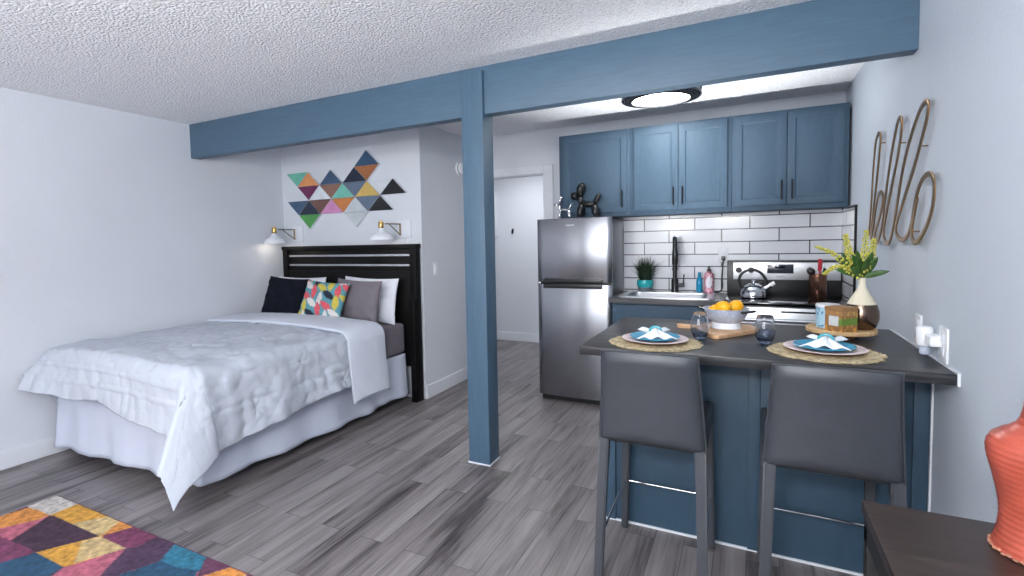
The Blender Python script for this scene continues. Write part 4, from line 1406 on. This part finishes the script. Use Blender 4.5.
def boxpat(c):
    z = c.z
    front = c.y < -.0495; left = c.x < -.0495
    if left and -.03 < c.y < .028 and .026 < z < .066: return (206, 212, 216)
    if (front or c.x > .0495) and .030 < z < .056: return (104, 140, 56)
    if left and (c.y < -.032) and .03 < z < .056: return (104, 140, 56)
    q = noise.noise((c.x * 70, c.y * 70, z * 70))
    if z < .03 and q > .1: return (206, 146, 66)
    if q > .3: return (208, 168, 90)
    return (146, 108, 66) if z < .068 else (168, 126, 82)
setcolors(o, boxpat)
obj('box_lid', B(-.0525, .0525, -.0525, .0525, .085, .103, .003), MAT['bronze'] if False else MAT['traywood'], bx).data.materials[0] = M('brown_box_lid', (150, 112, 72), .5, 0, .12, 20)
VX, VY = .468, 2.945
vs = thing('flower_vase', 'bottle-shaped vase, cream neck over bronze belly, on the tray', 'vase', (VX, VY, TT))
zb = .118
bm = nb(); lathe(bm, [(0, 0), (.042, 0), (.052, .006), (.063, .03), (.0685, .055), (.067, .085), (.0575, zb), (.0545, zb), (.061, .09), (.063, .06), (.05, .012), (0, .008)], (0, 0, 0), 56)
obj('bronze_base', bm, MAT['vasebronze'], vs)
bm = nb(); lathe(bm, [(.0575, zb), (.040, .150), (.026, .176), (.017, .194), (.0135, .21), (.0135, .234), (.0155, .240), (.013, .240), (.0108, .232), (.0108, .21), (.014, .194), (.022, .176), (.037, .149), (.0545, zb)], (0, 0, 0), 48)
obj('cream_neck', bm, MAT['cream'], vs)
NECK = Vector((VX, VY, TT + .225))
def flower(tip, label, bend, seed, leaves, f0):
    rr = random.Random(seed)
    t = thing('flower_spray', label, 'flower', tuple(NECK), 0, 'yellow flower sprays in the vase')
    tip = Vector(tip) - NECK
    mid = tip * .5 + Vector(bend)
    path = spline([Vector((0, 0, -.06)), Vector((0, 0, .0)) + tip * .06, mid, tip], 10)
    bm = nb(); tube(bm, path, [.0026 - .0012 * k / (len(path) - 1) for k in range(len(path))], 6)
    obj('stem', bm, MAT['stem'], t)
    bm = nb()
    for k in range(90):
        f = f0 + (1 - f0) * (k / 89)
        i = min(int(f * (len(path) - 1)), len(path) - 2); p = path[i].lerp(path[i + 1], f * (len(path) - 1) - i)
        a = k * 2.4; w = .019 * (1 - .72 * (f - f0) / (1 - f0)) + .003
        c = p + Vector((math.cos(a), math.sin(a), rr.uniform(-.3, .6))) * w * .8
        s = .0062 * (1 - .45 * (f - f0) / (1 - f0))
        blob(bm, c, (s, s, s * 1.25), 1)
    o = obj('blossoms', bm, MAT['bloom'], t); o['kind'] = 'stuff'
    bm = nb()
    for (lx, ly, lz, ln, w) in leaves:
        d = Vector((lx, ly, lz)).normalized(); side = d.cross(Vector((.3, -1, .2))).normalized(); up = side.cross(d).normalized()
        rows = []
        for k in range(9):
            q = k / 8
            c = d * ln * q - Vector((0, 0, 1)) * (.12 * ln * q * q) + Vector((0, 0, .016))
            ww = w * math.sin(PI * min(1, q * .93 + .07)) ** .8
            rows.append((bm.verts.new(c - side * ww + up * ww * .25), bm.verts.new(c), bm.verts.new(c + side * ww + up * ww * .25)))
        for a, b in zip(rows, rows[1:]):
            bm.faces.new((a[0], a[1], b[1], b[0])); bm.faces.new((a[1], a[2], b[2], b[1]))
    if leaves:
        lf = obj('leaves', bm, MAT['leaf'], t, recalc=False)
        md = lf.modifiers.new('thickness', 'SOLIDIFY'); md.thickness = .001
    else:
        bm.free()
    return t
flower((.282, 2.90, 1.33), 'yellow flower spray stretching far left, upper one', (-.01, 0, .035), 1, [(-.7, -.2, .8, .16, .017), (-.35, -.4, .9, .15, .016), (-.5, .4, .8, .14, .016)], .40)
flower((.312, 2.90, 1.20), 'yellow flower spray drooping left over the tray', (-.01, 0, .05), 2, [(-.9, -.3, .45, .13, .016), (-.6, .3, .6, .14, .016), (-.5, -.6, .55, .11, .016)], .40)
flower((.395, 2.91, 1.385), 'yellow flower spray rising left of the vase neck', (-.015, 0, .01), 3, [(-.5, .2, .85, .16, .017), (-.25, -.5, .8, .13, .016), (-.15, -.2, .9, .12, .016)], .5)
flower((.475, 2.92, 1.40), 'tallest yellow flower spray, straight above the vase', (.0, 0, .0), 4, [(.2, -.3, .95, .15, .017), (-.1, .4, .95, .16, .017), (.05, -.5, .8, .13, .017)], .42)
flower((.505, 2.93, 1.36), 'yellow flower spray leaning right toward the wall', (.01, 0, .01), 5, [(.95, -.3, .45, .11, .014), (.4, -.3, .9, .13, .017), (.3, .3, .95, .14, .016)], .45)

# outlet plates and plug-in on the right wall
def wplate(y, z, label, rec=True):
    t = thing('outlet_plate', label, 'outlet', (XR, y, z), 0, 'white plates on the wall above the bar')
    obj('cover_plate', B(-.007, 0, -.044, .044, -.062, .062, .003), MAT['white_plastic'], t)
    for s in (-1, 1): obj('receptacle', B(-.009, -.006, -.017, .017, s * .024 - .015, s * .024 + .015, .002), MAT['white_enamel'], t)
    return t
wplate(2.70, .990, 'white outlet plate above the bar nearer the tray')
wplate(2.385, .985, 'white outlet plate above the bar nearer the stools')
pg = thing('plug_in_freshener', 'white plug-in air freshener between the two wall plates', 'air freshener', (XR, 2.445, .962))
bm = nb(); lathe(bm, [(0, 0), (.022, 0), (.026, .006), (.026, .06), (.024, .068), (.018, .072), (0, .070)], (-.032, .045, .0), 32)
obj('housing', bm, MAT['white_plastic'], pg)
bm = nb(); lathe(bm, [(0, -.034), (.014, -.034), (.018, -.030), (.018, -.006), (.010, .004), (0, .004)], (-.030, .045, .0), 24)
obj('refill_bottle', bm, MAT['greyenamel'], pg)
bm = nb(); box(bm, -.038, 0, -.045, .035, .008, .05, .010, 3)
obj('plug_body', bm, MAT['white_plastic'], pg)

# ------------------------------------------------------------------ hello sign
HP = [(3.623, 1.377), (3.575, 1.528), (3.536, 1.734), (3.497, 1.856), (3.451, 1.902), (3.41, 1.907), (3.373, 1.882), (3.386, 1.816), (3.441, 1.677), (3.506, 1.524), (3.56, 1.389), (3.549, 1.364), (3.516, 1.413), (3.459, 1.507), (3.395, 1.578), (3.336, 1.596), (3.294, 1.577), (3.296, 1.537), (3.35, 1.471), (3.435, 1.412), (3.459, 1.364), (3.412, 1.337), (3.346, 1.372), (3.281, 1.454), (3.22, 1.598), (3.144, 1.74), (3.061, 1.857), (3.012, 1.899), (2.981, 1.902), (2.953, 1.88), (2.963, 1.827), (3.015, 1.73), (3.113, 1.604), (3.219, 1.467), (3.255, 1.387), (3.225, 1.348), (3.156, 1.337), (3.095, 1.372), (3.041, 1.448), (2.986, 1.54), (2.917, 1.665), (2.814, 1.777), (2.694, 1.863), (2.625, 1.887), (2.587, 1.885), (2.567, 1.868), (2.581, 1.823), (2.636, 1.76), (2.737, 1.657), (2.884, 1.533), (2.987, 1.446), (3.014, 1.4), (2.968, 1.366), (2.886, 1.357), (2.811, 1.376), (2.761, 1.418), (2.732, 1.473), (2.695, 1.534), (2.628, 1.589), (2.546, 1.606), (2.488, 1.589), (2.466, 1.545), (2.484, 1.476), (2.553, 1.406), (2.645, 1.357), (2.706, 1.348), (2.743, 1.369), (2.739, 1.421), (2.707, 1.481), (2.678, 1.526)]
sg = thing('word_sign', 'bronze metal script sign reading hello on the right wall', 'wall sign', (XR, 3.0, 1.6))
bm = nb()
pts = spline([Vector((XR - .022, y, z)) for y, z in HP], 8)
tube(bm, pts, .01, flat=(.024, .007, (1, 0, 0)))
obj('lettering', bm, MAT['bronze'], sg, True, angle=50)
bm = nb()
for y, z in [(3.37, 1.852), (2.649, 1.727), (2.732, 1.391), (2.98, 1.791)]:
    tube(bm, [(XR - .02, y, z), (XR, y, z)], .003, 8)
obj('standoff', bm, MAT['bronze'], sg, True)

# ------------------------------------------------------------------ side table and coral vase
tb = thing('console_table', 'dark walnut console table at the right edge, before the stools', 'table', (.43, 1.1, 0))
obj('tabletop', B(.245, XR - .004, .35, 1.489, .722, .75, .002), MAT['table'], tb, True)
bm = nb(); box(bm, .249, .262, .36, 1.48, .665, .722); box(bm, .262, XR - .02, 1.468, 1.48, .665, .722); box(bm, .262, XR - .02, .36, .372, .665, .722)
obj('apron', bm, MAT['tabledark'], tb, True)
for x in (.249, XR - .05):
    for y in (.36, 1.444):
        obj('leg', B(x, x + .038, y, y + .038, .002, .70, .002), MAT['tabledark'], tb, True)
cv = thing('table_vase', 'coral red ribbed ceramic vase on the dark console table', 'vase', (.518, 1.375, .7505))
key = [(.074, 0), (.077, .004), (.075, .014), (.071, .030), (.0675, .052), (.0665, .075), (.070, .105), (.078, .145), (.0865, .178), (.0895, .200), (.0885, .213), (.082, .227), (.070, .238), (.056, .248), (.046, .259), (.040, .274), (.0365, .30), (.033, .34), (.032, .39), (.031, .44), (.031, .45)]
pr = spline([Vector((r, 0, z)) for r, z in key], 12)
prof = [(0, 0)]
for p in pr:
    prof.append((max(.001, p.x + .00045 * math.sin(p.z * 2 * PI / .0118)), p.z))
prof += [(.027, .45), (.026, .40), (.026, .30), (0, .29)]
bm = nb(); lathe(bm, prof, (0, 0, 0), 72)
obj('ribbed_body', bm, MAT['coral'], cv, angle=80)
bm = nb()
for k in range(44):
    a = 2 * PI * k / 44; blob(bm, (.0755 * math.cos(a), .0755 * math.sin(a), .004 + .0015 * math.sin(k * 2.7)), (.0062, .0062, .0036), 1)
o = obj('unglazed_rim', bm, M('unglazed_clay', (170, 116, 92), .8, 0, .3, 60), cv)

# ------------------------------------------------------------------ lights
def area(name, loc, size, energy, color, aim, shape='RECTANGLE', sy=None, spread=None):
    L = bpy.data.lights.new(name, 'AREA'); L.energy = energy; L.color = color; L.shape = shape; L.size = size
    if sy: L.size_y = sy
    if spread: L.spread = spread
    o = bpy.data.objects.new(name, L); COL.objects.link(o)
    o.location = loc
    o.rotation_euler = (Vector(aim) - Vector(loc)).to_track_quat('-Z', 'Y').to_euler()
    return o
area('window_daylight', ((WX0 + WX1) / 2, YR - .02, (WZ0 + WZ1) / 2), WX1 - WX0 - .1, 88, (.97, .98, 1.0), ((WX0 + WX1) / 2, 5, 1.45), sy=WZ1 - WZ0 - .1)
area('added_hall_fill', (-2.5, 5.7, ZC - .03), .5, 17, (.97, .98, 1.0), (-2.5, 5.7, 0))  # added unseen light that brightens the hall beyond the opening
area('added_ceiling_fill', (-1.2, -.9, 1.6), .5, 112, (.97, .98, 1.0), (-1.2, -.7, 3.0))  # added behind the camera, aimed up to brighten the ceiling
area('added_front_fill', (-.3, -.8, 2.0), .45, 46, (.98, .99, 1.0), (-.6, 4.0, 1.4))  # added fill near the camera, lights the room from the front
L = bpy.data.lights.new('added_kitchen_fill', 'SPOT'); L.energy = 270; L.color = (.98, .99, 1.0); L.spot_size = math.radians(78); L.spot_blend = 1.0; L.shadow_soft_size = .06  # added spot hidden behind the breakfast bar, brightens the kitchen ceiling
lo = bpy.data.objects.new('added_kitchen_fill', L); COL.objects.link(lo); lo.location = (-.45, 3.72, .45); lo.rotation_euler = (PI, 0, 0)

w = bpy.data.worlds.new('outside'); SC.world = w; w.use_nodes = True
bgn = w.node_tree.nodes['Background']
sky = w.node_tree.nodes.new('ShaderNodeTexSky'); sky.sky_type = 'HOSEK_WILKIE'; sky.sun_direction = (0.2, 0.5, 0.8)
w.node_tree.links.new(sky.outputs[0], bgn.inputs[0])
bgn.inputs[1].default_value = 0.6

# ------------------------------------------------------------------ camera
F, YAW, PITCH, ROLL, H = 516.498, 0.484731, 0.05837, 0.021806, 1.3877
cy, sy = math.cos(YAW), math.sin(YAW); cp_, sp = math.cos(PITCH), math.sin(PITCH); c, s = math.cos(ROLL), math.sin(ROLL)
right0 = Vector((cy, sy, 0)); down0 = Vector((sy * sp, -cy * sp, -cp_)); fwd = Vector((-sy * cp_, cy * cp_, -sp))
cx_ = right0 * c + down0 * s
dn = right0 * -s + down0 * c
cam = bpy.data.cameras.new('camera')
cam.sensor_width = 36.0; cam.sensor_fit = 'HORIZONTAL'
cam.lens = F / 1024 * 36
cam.shift_x = 35.0 / 1024
cam.shift_y = -15.97 / 1024
cam.clip_start = 0.02
co = bpy.data.objects.new('camera', cam)
m3 = Matrix((cx_, -dn, -fwd)).transposed()
co.matrix_world = Matrix.Translation((0, 0, H)) @ m3.to_4x4()
COL.objects.link(co)
SC.camera = co

# ------------------------------------------------------------------ colour management
SC.view_settings.view_transform = 'Standard'
SC.view_settings.look = 'None'
SC.view_settings.exposure = 0.08
SC.view_settings.gamma = 1.0
SC.view_settings.use_curve_mapping = False
SC.cycles.use_denoising = True
SC.cycles.max_bounces = 10
SC.cycles.diffuse_bounces = 6
SC.cycles.sample_clamp_indirect = 8
